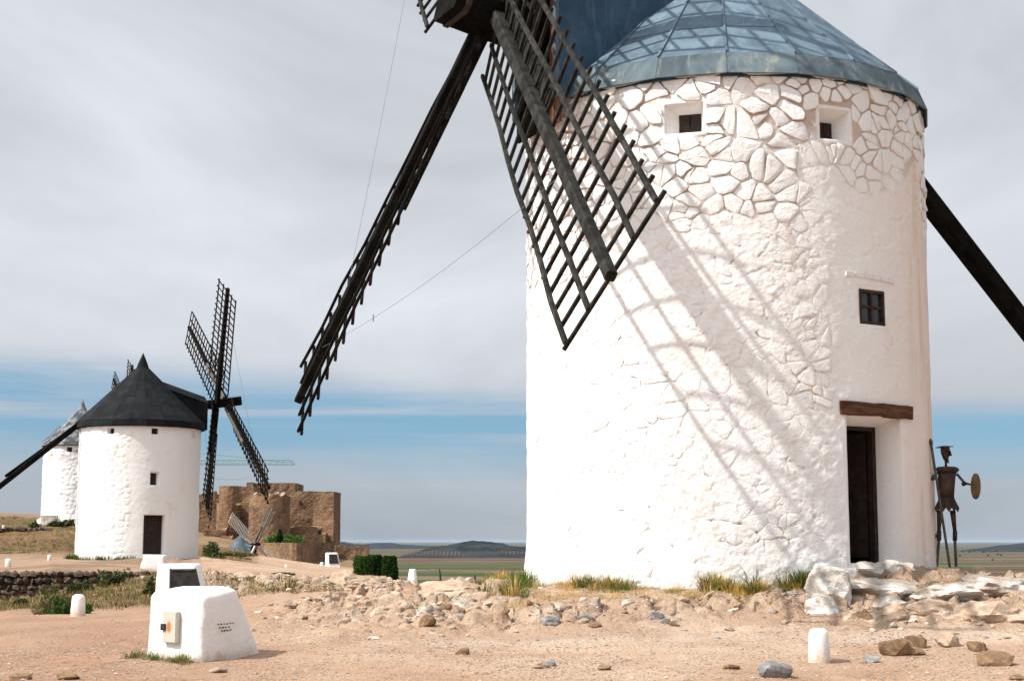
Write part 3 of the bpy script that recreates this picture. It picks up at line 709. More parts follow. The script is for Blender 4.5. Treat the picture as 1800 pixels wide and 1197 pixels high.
def make_wires(root, R_, rad, r=.86, sag=.35, knot=True, ks=(0, 1, 2, 3)):
    for k in ks:
        A = R_.pt(k, R_.L * r, -.05, .12); B = R_.pt(k + 1, R_.L * r * .82, .05, .12); pts = []
        for i in range(15):
            t = i / 14; p = A.lerp(B, t); p.z -= sag * 4 * t * (1 - t) * .5; pts.append(p)
        wv = MB().tube(pts, rad, 4).build('bracing_wire', M['wire'], root)
        if knot:
            q = pts[4]; MB().tube([q + Vector((0, 0, .06)), q - Vector((0, 0, .06))], rad * 2.2, 5).build('turnbuckle', M['steel_rod'], wv)
def make_roof(root, C, prof, n, mats, rot=0.0, thick=.02, jitter=.0, spike=None, seams=False):
    """faceted cone: an under-cone plus one sheet per facet and course"""
    top = prof[-1]; mb = MB(); mb.lathe((C[0], C[1], 0), [(r - .06, z - .03) for r, z in prof], n, rot=rot); roof = mb.build('roof', mats[-1], root)
    rd = random.Random(n)
    for ci in range(len(prof) - 1):
        (ra, za), (rb, zb) = prof[ci], prof[ci + 1]; slope = Vector((ra - rb, zb - za)).normalized(); nx, nz_ = slope.y, slope.x
        for k in range(n):
            a0, a1 = 2 * math.pi * k / n + rot, 2 * math.pi * (k + 1) / n + rot; g = .004 / max(ra, .5); P = []
            lift = rd.uniform(0, jitter)
            for off in (lift, lift - thick):
                for r, z, e in ((ra, za, -1), (rb, zb, 1)):
                    for s_, aa in ((0, a0 + g), (1, a1 - g)):
                        R1 = r + nx * off; P.append(Vector((C[0] + R1 * math.cos(aa), C[1] + R1 * math.sin(aa), z + nz_ * off)))
            V = P; Fc = [[0, 1, 3, 2], [4, 6, 7, 5], [0, 4, 5, 1], [2, 3, 7, 6], [0, 2, 6, 4], [1, 5, 7, 3]]
            name = 'eave_panel' if ci == 0 else 'roof_panel'
            mesh_obj(name, V, Fc, mats[0] if ci == 0 else mats[1], roof)
    if seams:
        for ci in range(1, len(prof) - 1):
            (ra, za), (rb, zb) = prof[ci], prof[ci + 1]
            for k in range(n):
                a0 = 2 * math.pi * k / n + rot; c_, s_ = math.cos(a0), math.sin(a0)
                MB().beam((C[0] + (ra + .012) * c_, C[1] + (ra + .012) * s_, za + .012), (C[0] + (rb + .012) * c_, C[1] + (rb + .012) * s_, zb + .006), .028, .035).build('seam', mats[1], roof)
    if spike: MB().lathe((C[0], C[1], 0), spike, n if n < 16 else 16, rot=rot).build('finial', mats[1], roof)
    return roof
def make_dormer(root, C, R_, r_out, z_low, z_top, half, ridge, mats, r_in=.6, front=True, zf=None, z_side=None):
    d = R_.ah; t = Vector((-d.y, d.x, 0)); O = Vector((C[0], C[1], 0))
    def q(r, s, z): v = O + d * r + t * s; return Vector((v.x, v.y, z))
    th = .03; zf = z_top if zf is None else zf; zs_ = z_low if z_side is None else z_side
    dm = MB().prism([q(r_in, half, z_top), q(r_out, half, zf), q(r_out, half, zs_), q(r_in, half, zs_)], t * th)
    dm.prism([q(r_in, -half, z_top), q(r_out, -half, zf), q(r_out, -half, zs_), q(r_in, -half, zs_)], t * th); dm = dm.build('dormer', mats[0], root)
    for s in (1, -1):
        MB().prism([q(r_in, s * (half + .06), z_top + .01), q(r_out + .08, s * (half + .06), zf + .01), q(r_out + .08, s * .004, zf + ridge), q(r_in, s * .004, z_top + ridge)], (0, 0, .035)).build('dormer_roof', mats[0], dm)
    if front:
        n = 9
        for i in range(n):
            s0, s1 = -half + 2 * half * i / n + .02, -half + 2 * half * (i + 1) / n - .006; sm = (s0 + s1) / 2
            zt = zf - .03 + ridge * (1 - abs(sm) / half) * .92
            zb = z_low
            if abs(sm) < .48: zb = R_.base.z + r_out * math.tan(math.asin(R_.a.z)) + .46
            if zt - zb < .05: continue
            MB().box((q(r_out - .05, sm, (zt + zb) / 2)), t * (s1 - s0) / 2, d * .025, (0, 0, (zt - zb) / 2)).build('board', mats[1] if i in (n - 2, n - 1) else M['black_wood'], dm)  # black boards stand in for the shade inside the open dormer front
            if abs(sm) < .48:
                zt2 = zb - .92; MB().box(q(r_out - .05, sm, (zt2 + z_low) / 2), t * (s1 - s0) / 2, d * .025, (0, 0, max((zt2 - z_low) / 2, .02))).build('board', M['black_wood'], dm)
    for s in (1, -1):
        MB().box(q(r_out + .012, s * (half - .03), (zs_ + zf) / 2), t * .055, d * .03, (0, 0, (zf - zs_) / 2 - .01)).build('corner_strip', mats[2], dm)
    return dm

# ------------------------------------------------------------------ the large mill in front
big = empty('windmill', (BX, BY, -.72), 'large white stone windmill with blue grey metal roof in the foreground', 'windmill')
C1 = (BX, BY)
WZ0, WZ1 = -1.35, 7.22
ops = dict(
    wl=opening(C1, BR, 1168, 1237, 182, 234, .30, (.17, .09, .03, .10)),
    wr=opening(C1, BR, 1441, 1493, 193, 246, .34, (.14, .10, .03, .12)),
    mid=opening(C1, BR, 1511, 1555, 510, 571, .05),
    door=opening(C1, BR, 1491, 1586, 731, 990, .52))
ops['door']['inset'] = (.0, .05, 0, .12)
OPL = list(ops.values())
def near_open(s, z, pad):
    m = np.zeros(np.shape(s), bool)
    for op in OPL: m |= (s > op['p0'] * BR - pad) & (s < op['p1'] * BR + pad) & (z > op['z0'] - pad) & (z < op['z1'] + pad)
    return m
def expose(s, z):
    """how far stones stand out of the plaster: full under the eaves, none on the smooth weathered side"""
    phi = s / BR; nz_ = fbm(s * .55, z * .55, 0, 301, 3)
    left = .14 + .86 * sstep(z + .9 * nz_, 3.6, 6.8)
    right = np.maximum(sstep(z + .8 * nz_, 5.3, 6.9) * .9, sstep(phi + .25 * nz_, .95, 1.1) * sstep(z + .5 * nz_, 4.6, 5.6))
    k = sstep(phi + .30 * nz_, .12, .38)
    return left * (1 - k) + right * k
# irregular stones: cells of a jittered brick-like lattice, clipped against their neighbours
SW, SH = .29, .20
sites = []
rs = np.random.default_rng(22)
j = 0; zz = -.9
while zz < 7.4:
    s = -5.7 + (j % 2) * SW / 2
    while s < 4.6:
        if rs.random() > .20: sites.append((s + rs.uniform(-.15, .15), zz + rs.uniform(-.10, .10)))
        if rs.random() < .16: sites.append((s + rs.uniform(-.2, .2), zz + rs.uniform(-.11, .11)))
        s += SW * rs.uniform(.65, 1.5)
    zz += SH * rs.uniform(.8, 1.2); j += 1
sites = np.array(sites); stones = []
def clip_half(poly, nx, nz_, lim):
    out = []
    for a in range(len(poly)):
        p, r = poly[a], poly[(a + 1) % len(poly)]; dp = p[0] * nx + p[1] * nz_ - lim; dr = r[0] * nx + r[1] * nz_ - lim
        if dp <= 0: out.append(p)
        if dp * dr < 0: t = dp / (dp - dr); out.append((p[0] + (r[0] - p[0]) * t, p[1] + (r[1] - p[1]) * t))
    return out
for i, (sx_, sz_) in enumerate(sites):
    if not (-.7 < sz_ < 7.25): continue
    e0 = float(expose(np.array([sx_]), np.array([sz_]))[0])
    poly = [(sx_ - .40, sz_ - .28), (sx_ + .40, sz_ - .28), (sx_ + .40, sz_ + .28), (sx_ - .40, sz_ + .28)]
    dd = np.hypot(sites[:, 0] - sx_, (sites[:, 1] - sz_) * 1.2); nb = np.argsort(dd)[1:14]
    for q in nb:
        mx, mz = (sites[q] + (sx_, sz_)) / 2; nx, nz_ = sites[q] - (sx_, sz_); nz_ *= rs.uniform(1.1, 1.6)
        ln = math.hypot(nx, nz_); nx, nz_ = nx / ln, nz_ / ln
        poly = clip_half(poly, nx, nz_, mx * nx + mz * nz_ - (rs.uniform(.002, .008) if rs.random() > .04 + .26 * e0 else rs.uniform(.011, .024)))
        if len(poly) < 3: break
    inside = False
    for op in OPL:
        x0, x1, y0, y1 = op['p0'] * BR - .035, op['p1'] * BR + .035, op['z0'] - .03, op['z1'] + .03
        if x0 < sx_ < x1 and y0 < sz_ < y1: inside = True; break
        P = np.array(poly) if len(poly) > 2 else np.zeros((1, 2))
        if P[:, 0].max() > x0 and P[:, 0].min() < x1 and P[:, 1].max() > y0 and P[:, 1].min() < y1:
            ch = [(x0 - sx_, (1, 0, x0)), (sx_ - x1, (-1, 0, -x1)), (y0 - sz_, (0, 1, y0)), (sz_ - y1, (0, -1, -y1))]
            poly = clip_half(poly, *max(ch, key=lambda c: c[0])[1])
    poly = clip_half(poly, 0, 1, WZ1 - .10) if len(poly) > 2 else poly
    if inside or len(poly) < 3: continue
    P = np.array(poly); A = .5 * abs(np.dot(P[:, 0], np.roll(P[:, 1], -1)) - np.dot(P[:, 1], np.roll(P[:, 0], -1)))
    if A < .005 or P[:, 0].min() < -5.6: continue
    e = float(expose(np.array([sx_]), np.array([sz_]))[0])
    if e < .05 + .08 * rs.random(): continue
    stones.append((A * e * e * max(.05, math.cos(sx_ / BR + .13)), P, e))
def wall_disp(P, Z):
    S = P * BR; vis = (np.abs(P) < 1.75)
    e = expose(S, Z)
    f1, f2, cid = worley(S / .40 + .35 * fbm(S * 1.5, Z * 1.5, 0, 310, 2), Z / .27 + .3 * fbm(S * 1.3, Z * 1.7, 0, 315, 2), 33)
    g = f2 - f1; cob = sstep(g, .0, .34)
    smooth_side = sstep(P + .18 * fbm(S * .6, Z * .6, 0, 320, 3), .18, .48)
    amp = (1 - e) * (1 - .86 * smooth_side) * (.35 + .65 * sstep(fbm(S * .45, Z * .45, 0, 325, 3), -.35, .35))
    D = amp * (.006 * sstep(g, 0, .38) * (.3 + 1.0 * cid) + .012 * fbm(S * 6, Z * 6, 0, 330, 3)) + .020 * fbm(S * .9, Z * .9, 0, 335, 4)
    rough = 1 - .82 * smooth_side
    D = D + rough * (.015 * fbm(S * 8, Z * 9, 0, 340, 4) + .010 * ridged(S * 5, Z * 6, 0, 342, 3) + .006 * fbm(S * 22, Z * 24, 0, 343, 2)) + .006 * fbm(S * 4, Z * 4, 0, 345, 3)
    # open joints here and there, where the lime has dropped out
    pit = (1 - sstep(g, .01, .055)) * sstep(fbm(S * 2.3, Z * 3.6, 0, 350, 3), .08, .34) * (1 - smooth_side) * vis
    D = D - .034 * pit * (1 - e)
    cr = 1 - np.abs(fbm(S * 1.7, Z * 2.6, 0, 371, 4)) * 14; crack = np.clip(cr, 0, 1) * sstep(fbm(S * .9, Z * 1.1, 0, 375, 3), .12, .30) * vis
    D = D - .012 * crack
    D = D - .012 * e - .010 * e * sstep(e, .11, .16)
    D = D + .10 * sstep(-Z, -.15, .75) * (1 - .3 * sstep(P, .2, .7)) * (.5 + .5 * fbm(S * 1.2, Z, 0, 355, 2))      # footing spreads
    D = np.where(near_open(S, Z, .05), .010 * fbm(S * 3, Z * 3, 0, 360, 2), D)
    bare = np.clip(pit * .75 + e * e * .8 * (.12 + .8 * sstep(fbm(S * 1.9, Z * 2.6, 0, 365, 4), -.10, .35)), 0, 1) * vis
    bare = np.maximum(bare, (.18 + .70 * e) * sstep(e, .11, .16) * sstep(fbm(S * 1.1, Z * 1.4, 0, 381, 4), -.25, .25) * vis)
    bare = np.where(near_open(S, Z, .06), bare * .15, bare)
    return D * np.where(vis, 1, .3), bare
ph = np.concatenate([np.linspace(-1.66, 1.66, 540), np.linspace(1.72, 2 * math.pi - 1.72, 46)])
wall1 = mill_wall(big, C1, BR, WZ0, WZ1, ph, np.linspace(WZ0, WZ1, 410), wall_disp, OPL, M['lime'])
def stone_geo(P, e, rd):
    c = P.mean(0); Q = []
    for a in range(len(P)):          # knock off the corners, let the edges wander
        p, r = P[a], P[(a + 1) % len(P)]; ln = np.hypot(*(r - p))
        if ln < .045: Q.append((p + r) / 2); continue
        k = rd.uniform(.08, .20); Q += [p * (1 - k) + r * k] + ([p * .5 + r * .5] if ln > .13 else []) + [p * k + r * (1 - k)]
    Q = np.array(Q); n = len(Q)
    Q = Q + .030 * np.stack([fbm(Q[:, 0] * 5.5, Q[:, 1] * 5.5, 0, 901, 2), fbm(Q[:, 0] * 5.5, Q[:, 1] * 5.5, 0, 905, 2)], -1)
    hgt = (.007 + .029 * rd.random() ** 1.4) * (.22 + .78 * e); tx, tz = rd.uniform(-.12, .12) * e, rd.uniform(-.15, .11) * e
    V = []; s2 = .78 + .15 * e
    for sh, h, jz, js in ((1.0, -.05, 0, 0), (.985, hgt * .35, .003, .006), (s2, hgt * .95, .004 * e + .002, .03), (.50, hgt * 1.05, .006 * e + .002, .06)):
        for q in Q:
            v = c + (q - c) * (sh + rd.uniform(-js, js)); hh = h + (0 if h < 0 else tx * (v[0] - c[0]) + tz * (v[1] - c[1]) + rd.uniform(-jz, jz))
            V.append((v[0], v[1], hh))
    V.append((c[0], c[1], hgt * 1.05 + rd.uniform(-.004, .006))); Fc = []
    for r in range(3):
        for a in range(n): Fc.append([r * n + a, r * n + (a + 1) % n, (r + 1) * n + (a + 1) % n, (r + 1) * n + a])
    for a in range(n): Fc.append([3 * n + a, 3 * n + (a + 1) % n, 4 * n])
    W = [tuple(cylp(C1, BR + h, s / BR, z)) for s, z, h in V]
    mk = .75 * float(sstep(fbm(np.array([c[0] * 1.3]), np.array([c[1] * 1.6]), 0, 977, 3)[0], -.12, .18)) * rd.uniform(.4, 1)
    br = [min(.9, .5 * e * e + mk) if k < n else (.2 * e * e + .55 * mk * rd.random() if k < 2 * n else 0.0) for k in range(len(V))]
    return W, Fc, br
stones.sort(key=lambda q: -q[0]); rdS = random.Random(5); rest = MB(); restb = []
print('stones', len(stones))
for i, (A, P, e) in enumerate(stones):
    W, Fc, br = stone_geo(P, e, rdS)
    if i < 298:
        o = mesh_obj('stone', W, Fc, M['lime_stone'], wall1, smooth=True); attr(o, 'bare', br); o.data.set_sharp_from_angle(angle=math.radians(38))
    else: rest.add(W, Fc); restb += br
if rest.V:
    o = rest.build('small_stones', M['lime_stone'], wall1, smooth=True); attr(o, 'bare', restb); o['kind'] = 'stuff'; o.data.set_sharp_from_angle(angle=math.radians(38))
# joinery
shutter(big, ops['wl']); shutter(big, ops['wr']); cross_window(big, ops['mid'])
dr = ops['door']
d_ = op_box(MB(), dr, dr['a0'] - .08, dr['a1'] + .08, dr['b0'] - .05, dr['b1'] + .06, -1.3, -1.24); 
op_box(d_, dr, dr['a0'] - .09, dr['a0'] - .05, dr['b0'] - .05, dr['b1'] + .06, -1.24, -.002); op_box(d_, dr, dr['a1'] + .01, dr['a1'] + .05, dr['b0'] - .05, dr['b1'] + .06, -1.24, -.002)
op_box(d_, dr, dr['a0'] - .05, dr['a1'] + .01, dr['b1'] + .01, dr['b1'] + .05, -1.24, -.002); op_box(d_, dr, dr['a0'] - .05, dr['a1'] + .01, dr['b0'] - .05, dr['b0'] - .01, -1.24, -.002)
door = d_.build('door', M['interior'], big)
fr = MB(); op_box(fr, dr, dr['a0'] + .003, dr['a0'] + .06, dr['b0'] + .003, dr['b1'] - .06, -.12, -.01); op_box(fr, dr, dr['a1'] - .06, dr['a1'] - .003, dr['b0'] + .003, dr['b1'] - .06, -.12, -.01); op_box(fr, dr, dr['a0'] + .003, dr['a1'] - .003, dr['b1'] - .06, dr['b1'] - .003, -.12, -.01)
fr.build('door_frame', M['dark_wood'], door)
# leaf swung inwards, hinged on the right
hx, wd = dr['a1'] - .07, .42
ax = (op_pt(dr, 0, 0, -1) - op_pt(dr, 0, 0, 0)); lx = (-dr['tg'] * .25 + ax * .97).normalized(); ly = lx.cross(Vector((0, 0, 1)))
zc_, zh = (dr['b0'] + dr['b1']) / 2, (dr['b1'] - dr['b0']) / 2 - .08
for i in range(5):
    c = op_pt(dr, hx, zc_, -.14) + lx * (.09 + .17 * i); MB().box(c, lx * .082, ly * .02, (0, 0, zh)).build('plank', M['dark_wood'], door)
# lintels and threshold
lt = MB(); pL, zl = ray_cyl(1476, 719, C1, BR); pR, _ = ray_cyl(1600, 719, C1, BR)
N = 9; V = []; rdL = random.Random(3)
for i in range(N):
    p = pL + (pR - pL) * i / (N - 1); _, zt = ray_cyl(1538, 708, C1, BR); _, zb = ray_cyl(1538, 731, C1, BR); sag = -.02 * i / N
    for dr_, z in ((-.25, zb), (.045 + rdL.uniform(-.01, .01), zb + sag + rdL.uniform(-.012, .012)), (.055 + rdL.uniform(-.01, .01), zt + sag + rdL.uniform(-.012, .012)), (-.25, zt)): V.append(tuple(cylp(C1, BR + dr_, p, z)))
Fc = [[i * 4 + a, i * 4 + (a + 1) % 4, (i + 1) * 4 + (a + 1) % 4, (i + 1) * 4 + a] for i in range(N - 1) for a in range(4)] + [[0, 1, 2, 3], [(N - 1) * 4 + a for a in (3, 2, 1, 0)]]
lo = mesh_obj('lintel', V, Fc, M['lintel'], big); lo['label'] = 'dark brown wooden lintel above the doorway'
p0, z1_ = ray_cyl(1486, 477, C1, BR); p1, z0_ = ray_cyl(1571, 496, C1, BR); mbx = MB()
for i in range(6):
    a, b = p0 + (p1 - p0) * i / 6, p0 + (p1 - p0) * (i + 1) / 6 - .004; t = random.uniform(.012, .022)
    mbx.prism([cylp(C1, BR + .01, a, z0_ - .03 * i / 6), cylp(C1, BR + .01, b, z0_ - .03 * (i + 1) / 6), cylp(C1, BR + .01, b, z1_ - .02 * i / 6 - .01), cylp(C1, BR + .01, a, z1_ - .02 * i / 6)], Vector((math.sin(a), -math.cos(a), 0)) * (t * 2))
o = mbx.build('window_lintel', M['lime_stone'], big); attr(o, 'bare', [.12] * len(o.data.vertices))
# roof: skirt course, two courses of sheets, finial
EZ = 7.02
prof1 = [(3.50, EZ), (3.36, EZ + .36), (2.62, EZ + 1.02), (1.20, EZ + 2.32), (.16, EZ + 3.30)]
make_roof(big, C1, prof1, 20, (M['zinc_band'], M['zinc'], M['zinc_dark']), rot=math.pi / 20 + .05, thick=.025, jitter=.012, seams=True, spike=[(.22, EZ + 3.24), (.10, EZ + 3.6), (.012, EZ + 4.3)])
ER = MB().lathe((BX, BY, 0), [(3.40, EZ - .015), (3.40, EZ + .02), (3.30, EZ + .02), (3.30, EZ - .015)], 40, caps=False); ER.build('eave_board', M['lime_far'], big)
R1 = Rotor(C1, -1.133, .222, 4.432, 7.712, 8.495, 3.97, 1.081, .26, (.10, -.05, .02, .02)); R1.wk = (1, 1, 1, 1.3)
make_dormer(big, C1, R1, 3.58, 6.62, 9.0, .80, .55, (M['zinc_dark'], M['red_wood'], M['zinc']), r_in=.8, z_side=7.0)
make_shaft(big, R1, .92, .80, M['black_wood'])
for k in range(4): make_sail(big, R1, k, (M['black_or_shaded_sail'],) * 3 if k == 0 else (M['sail_wood'],) * 3, nr=20 if k < 3 else 16, r0=.45 if k < 3 else 1.85, wob=.018)  # first sail gets a blacker timber colour to show it in shade
make_wires(big, R1, .0038, ks=(0, 3))
# tail pole at the back
tp = -R1.ah
def tail(C, t, z, d): return Vector((C[0] + d.x * t, C[1] + d.y * t, z))
MB().beam(tail(C1, 2.4, 8.35, tp), tail(C1, 11.6, -.8, tp), .36, .36, (0, 0, 1), .30, .30, ch=.15).build('tail_pole', M['black_wood'], big)

# ------------------------------------------------------------------ the mills farther back
def far_disp(seed, R, amp, split, bare_top=0.0, ztop=0.0):
    def f(P, Z):
        S = P * R; f1, f2, cid = worley(S / .46 + .3 * fbm(S, Z, 0, seed, 2), Z / .34, seed); k = 1 - .85 * sstep(P + .1 * fbm(S * .5, Z * .5, 0, seed + 4, 2), split, split + .10)
        D = amp * k * sstep(f2 - f1, 0, .35) * (.4 + cid) + .03 * fbm(S * .7, Z * .7, 0, seed + 7, 4) + amp * .7 * k * fbm(S * 4, Z * 4, 0, seed + 9, 3)
        bare = bare_top * sstep(Z + .8 * fbm(S * .8, Z * .8, 0, seed + 12, 4), ztop - 2.2, ztop - .3) * sstep(fbm(S * 1.8, Z * 2.4, 0, seed + 14, 4), -.05, .2)
        return D, bare
    return f
C2 = (M2X, M2Y); z2 = at(247, 981, M2Y).z
m2 = empty('windmill', (M2X, M2Y, z2), 'white windmill with black conical roof and black sails, left of the castle', 'windmill')
E2 = at(247, 752, M2Y).z
o2 = [opening(C2, M2R, 190, 201, 752.5, 762, .30), opening(C2, M2R, 266.5, 279, 752.5, 763, .32), opening(C2, M2R, 337, 344, 754, 769, .12), opening(C2, M2R, 264, 280, 829.5, 853.5, .28, (.05, .10, .05, .05)), opening(C2, M2R, 252, 289, 905, 974, .6)]
d2 = far_disp(500, M2R, .022, .02)
mill_wall(m2, C2, M2R, z2 - 1.2, E2 + .12, np.concatenate([np.linspace(-1.6, 1.6, 260), np.linspace(1.66, 2 * math.pi - 1.66, 30)]), np.linspace(z2 - 1.2, E2 + .12, 200), d2, o2, M['lime_far'])
for op in (o2[0], o2[1], o2[3]): shutter(m2, op)
op_box(MB(), o2[2], o2[2]['a0'] - .05, o2[2]['a1'] + .05, o2[2]['b0'] - .05, o2[2]['b1'] + .05, -.1, -.01).build('blocked_window', M['lime_far'], m2)
dm2 = op_box(MB(), o2[4], o2[4]['a0'] - .05, o2[4]['a1'] + .05, o2[4]['b0'] - .05, o2[4]['b1'] + .05, -.14, -.06).build('door', M['interior'], m2)
for i in range(6):
    a, b = [o2[4]['a0'] + (o2[4]['a1'] - o2[4]['a0']) * (i + q) / 6 for q in (.02, .98)]
    op_box(MB(), o2[4], a, b, o2[4]['b0'] + .01, o2[4]['b1'] - .01, -.05, -.01).build('plank', M['dark_wood'], dm2)
e2 = at(247, 748, M2Y).z
make_roof(m2, C2, [(3.47, e2 - .22), (3.44, e2 + .10), (2.1, e2 + 1.42), (.34, e2 + 3.15)], 24, (M['slate'], M['slate'], M['slate']), rot=.06, thick=.03, jitter=.02, spike=[(.36, e2 + 3.10), (.26, e2 + 3.4), (.012, e2 + 4.0)])
R2 = Rotor(C2, 2.025, .159, 4.47, 6.93, 7.66, 2.285, 1.12, .2, .1, gap=.55)
make_dormer(m2, C2, R2, 3.42, e2 - .2, e2 + 2.15, .85, .45, (M['slate'], M['dark_wood'], M['slate']), r_in=.6, zf=e2 + 1.25)
make_shaft(m2, R2, .46, 1.15, M['black_wood'])
for k in range(4): make_sail(m2, R2, k, (M['black_or_shaded_sail'], M['brown_or_sunlit_sail'] if k % 2 else M['black_or_shaded_sail'], M['black_or_shaded_sail']), nr=17, r0=1.3, spar_w=.22)  # brown boards on odd sails put the sunlight into the colour
make_wires(m2, R2, .007, knot=False)
t2 = -R2.ah
MB().beam(tail(C2, .9, 8.30, t2), tail(C2, 10.6, -.05, t2), .30, .30, (0, 0, 1), .26, .26, ch=.15).build('tail_pole', M['black_wood'], m2)
MB().beam(tail(C2, 3.55, 5.98, t2) + Vector((-.5, .9, 0)), tail(C2, 7.0, 3.35, t2), .13, .13).build('tail_brace', M['black_wood'], m2)

C3 = (M3X, M3Y); z3 = at(143, 921, M3Y).z; E3 = at(143, 783, M3Y).z
m3 = empty('windmill', (M3X, M3Y, z3), 'old windmill with peeling white wall half hidden behind the black roofed mill', 'windmill')
o3 = [opening(C3, M3R, 117, 127, 786, 794, .3)]
mill_wall(m3, C3, M3R, z3 - 1.5, E3 + .15, np.concatenate([np.linspace(-1.6, 1.6, 150), np.linspace(1.68, 2 * math.pi - 1.68, 24)]), np.linspace(z3 - 1.5, E3 + .15, 120), far_disp(600, M3R, .035, .25, .95, E3), o3, M['lime_old'])
shutter(m3, o3[0])
e3 = at(143, 781, M3Y).z
make_roof(m3, C3, [(3.5, e3 - .25), (3.42, e3 + .05), (2.0, e3 + 1.5), (.3, e3 + 3.2)], 18, (M['slate2'], M['slate2'], M['slate']), thick=.04, jitter=.05, spike=[(.42, e3 + 3.1), (.3, e3 + 3.35), (.02, e3 + 4.1)])
MB().lathe((M3X, M3Y, 0), [(3.72, z3 - 1.0), (3.60, z3 + .42), (3.32, z3 + .52)], 30, caps=False).build('plinth', M['lime_far'], m3)
bs = at(88, 912, 136.5); MB().box((bs.x, 136.3, bs.z - .1), (.62, 0, 0), (0, .5, 0), (0, 0, .42)).build('masonry_block', M['limestone'], m3)
R3 = Rotor(C3, 2.025, .16, 4.4, e3 + .75, 7.6, 2.33, .95, .2, .1, gap=.5)
make_dormer(m3, C3, R3, 3.4, e3 - .2, e3 + 2.1, .85, .45, (M['slate2'], M['dark_wood'], M['slate']), r_in=.6, zf=e3 + 1.3)
make_shaft(m3, R3, .46, 1.1, M['black_wood'])
for k in range(4): make_sail(m3, R3, k, (M['black_or_shaded_sail'], M['black_or_shaded_sail'], M['black_or_shaded_sail']), nr=17, r0=1.3, spar_w=.22)

C4 = (M4X, M4Y); E4 = at(427, 974, M4Y).z; z4 = E4 - 6.0
m4 = empty('windmill', (M4X, M4Y, z4), 'distant windmill sunk below the slope with pale sails in front of the castle', 'windmill')
mill_wall(m4, C4, M4R, z4 - 1, E4 + .1, np.linspace(-math.pi, math.pi, 80, endpoint=False), np.linspace(z4 - 1, E4 + .1, 40), far_disp(700, M4R, .06, .4), [], M['lime_far'])
make_roof(m4, C4, [(2.72, E4 - .1), (2.66, E4 + .12), (1.5, E4 + 1.45), (.12, E4 + 3.0)], 16, (M['slate3'], M['slate3'], M['slate3']), thick=.03, jitter=.03, spike=[(.2, E4 + 2.9), (.02, E4 + 3.45)])
R4 = Rotor(C4, 1.005, .06, 3.1, -.75, 6.9, .942, .95, .2, .1)
make_shaft(m4, R4, .42, .8, M['black_wood'])
make_dormer(m4, C4, R4, 2.66, E4 - .1, E4 + 1.5, .7, .4, (M['slate3'], M['dark_wood'], M['slate3']), r_in=.5, zf=E4 + 1.1)
for k in range(4): make_sail(m4, R4, k, (M['pale_sail'] if k != 0 else M['brown_or_sunlit_sail'], M['pale_sail'] if k != 0 else M['black_wood'], M['pale_sail']), nr=15, r0=2.2, spar_w=.24, board=(k == 0))

# ================================================================== CASTLE, CRANE
def masonry(poly, z0, z1, seed, step=1.3, jit=.14, ragged=.25, zfun=None):
    """closed masonry block over a plan polygon (list of (x, y)), uneven faces and top"""
    rd = random.Random(seed); ring = []
    for i in range(len(poly)):
        a, b = poly[i], poly[(i + 1) % len(poly)]; n = max(1, int(math.hypot(b[0] - a[0], b[1] - a[1]) / step))
        for k in range(n): ring.append((a[0] + (b[0] - a[0]) * k / n, a[1] + (b[1] - a[1]) * k / n, k == 0))
    m = len(ring); nz_ = max(2, int((z1 - z0) / step)); mb = MB()
    for j in range(nz_ + 1):
        for i, (x, y, corner) in enumerate(ring):
            s = .3 if corner else 1.0
            top = z1 if zfun is None else zfun(i / m, z1)
            z = z0 + (top - z0) * j / nz_ + (rd.uniform(-ragged, ragged * .6) if j == nz_ else 0)
            mb.V.append((x + rd.uniform(-jit, jit) * s, y + rd.uniform(-jit, jit) * s, z))
    for j in range(nz_):
        for i in range(m): mb.F.append([j * m + i, j * m + (i + 1) % m, (j + 1) * m + (i + 1) % m, (j + 1) * m + i])
    cx = sum(r[0] for r in ring) / m; cy = sum(r[1] for r in ring) / m; mb.V.append((cx, cy, z1 - .5)); c = len(mb.V) - 1
    for i in range(m): mb.F.append([nz_ * m + i, nz_ * m + (i + 1) % m, c])
    return mb
def zpx(y, d): return (HOR - y) / F * d * 1.0
def zp(px, y, d): return at(px, y, d).z
def rect(px0, px1, d0, d1, skew=0.0): return [(atm(px0, d0), d0), (atm(px1, d0) , d0 + skew), (atm(px1, d0) , d1), (atm(px0, d0), d1)]
def disc(px, d, r, n=26): cx = atm(px, d); return [(cx + r * math.cos(2 * math.pi * i / n), d + r * math.sin(2 * math.pi * i / n)) for i in range(n)]
castle = empty('castle', (atm(480, 385), 385, 0), 'ruined brown stone castle with round towers on the ridge', 'castle')
CZ = -3.0
masonry(rect(330, 400, 386, 398, 1.5), CZ, zp(372, 868, 386), 1).build('curtain_wall', M['castle'], castle)
masonry(rect(436, 520, 396, 412), CZ, zp(478, 848.5, 396), 2, ragged=.07).build('keep', M['castle'], castle)
masonry([(atm(435, 394), 394), (atm(446, 394), 394), (atm(446, 394), 398), (atm(435, 394), 398)], zp(440, 858, 394), zp(440, 847.5, 394), 3, ragged=.08).build('parapet_block', M['castle'], castle)
masonry(disc(407, 386, 2.75), CZ, zp(405, 853.5, 383), 4, ragged=.07).build('tower', M['castle'], castle)
masonry(rect(405, 448, 384.5, 396), CZ, zp(425, 854.5, 384), 5, ragged=.07).build('curtain_wall', M['castle'], castle)
masonry(disc(405, 382, 2.95, 22), CZ, zp(405, 885, 380), 6, ragged=.5).build('tower_base', M['castle'], castle)
tb = masonry(disc(476.5, 377, 5.0, 30), CZ, zp(476, 869, 372), 7, step=1.0, jit=.18, ragged=.55).build('tower', M['castle'], castle); tb['label'] = 'broad round ruined tower with a crumbled top'
rdC = random.Random(9)
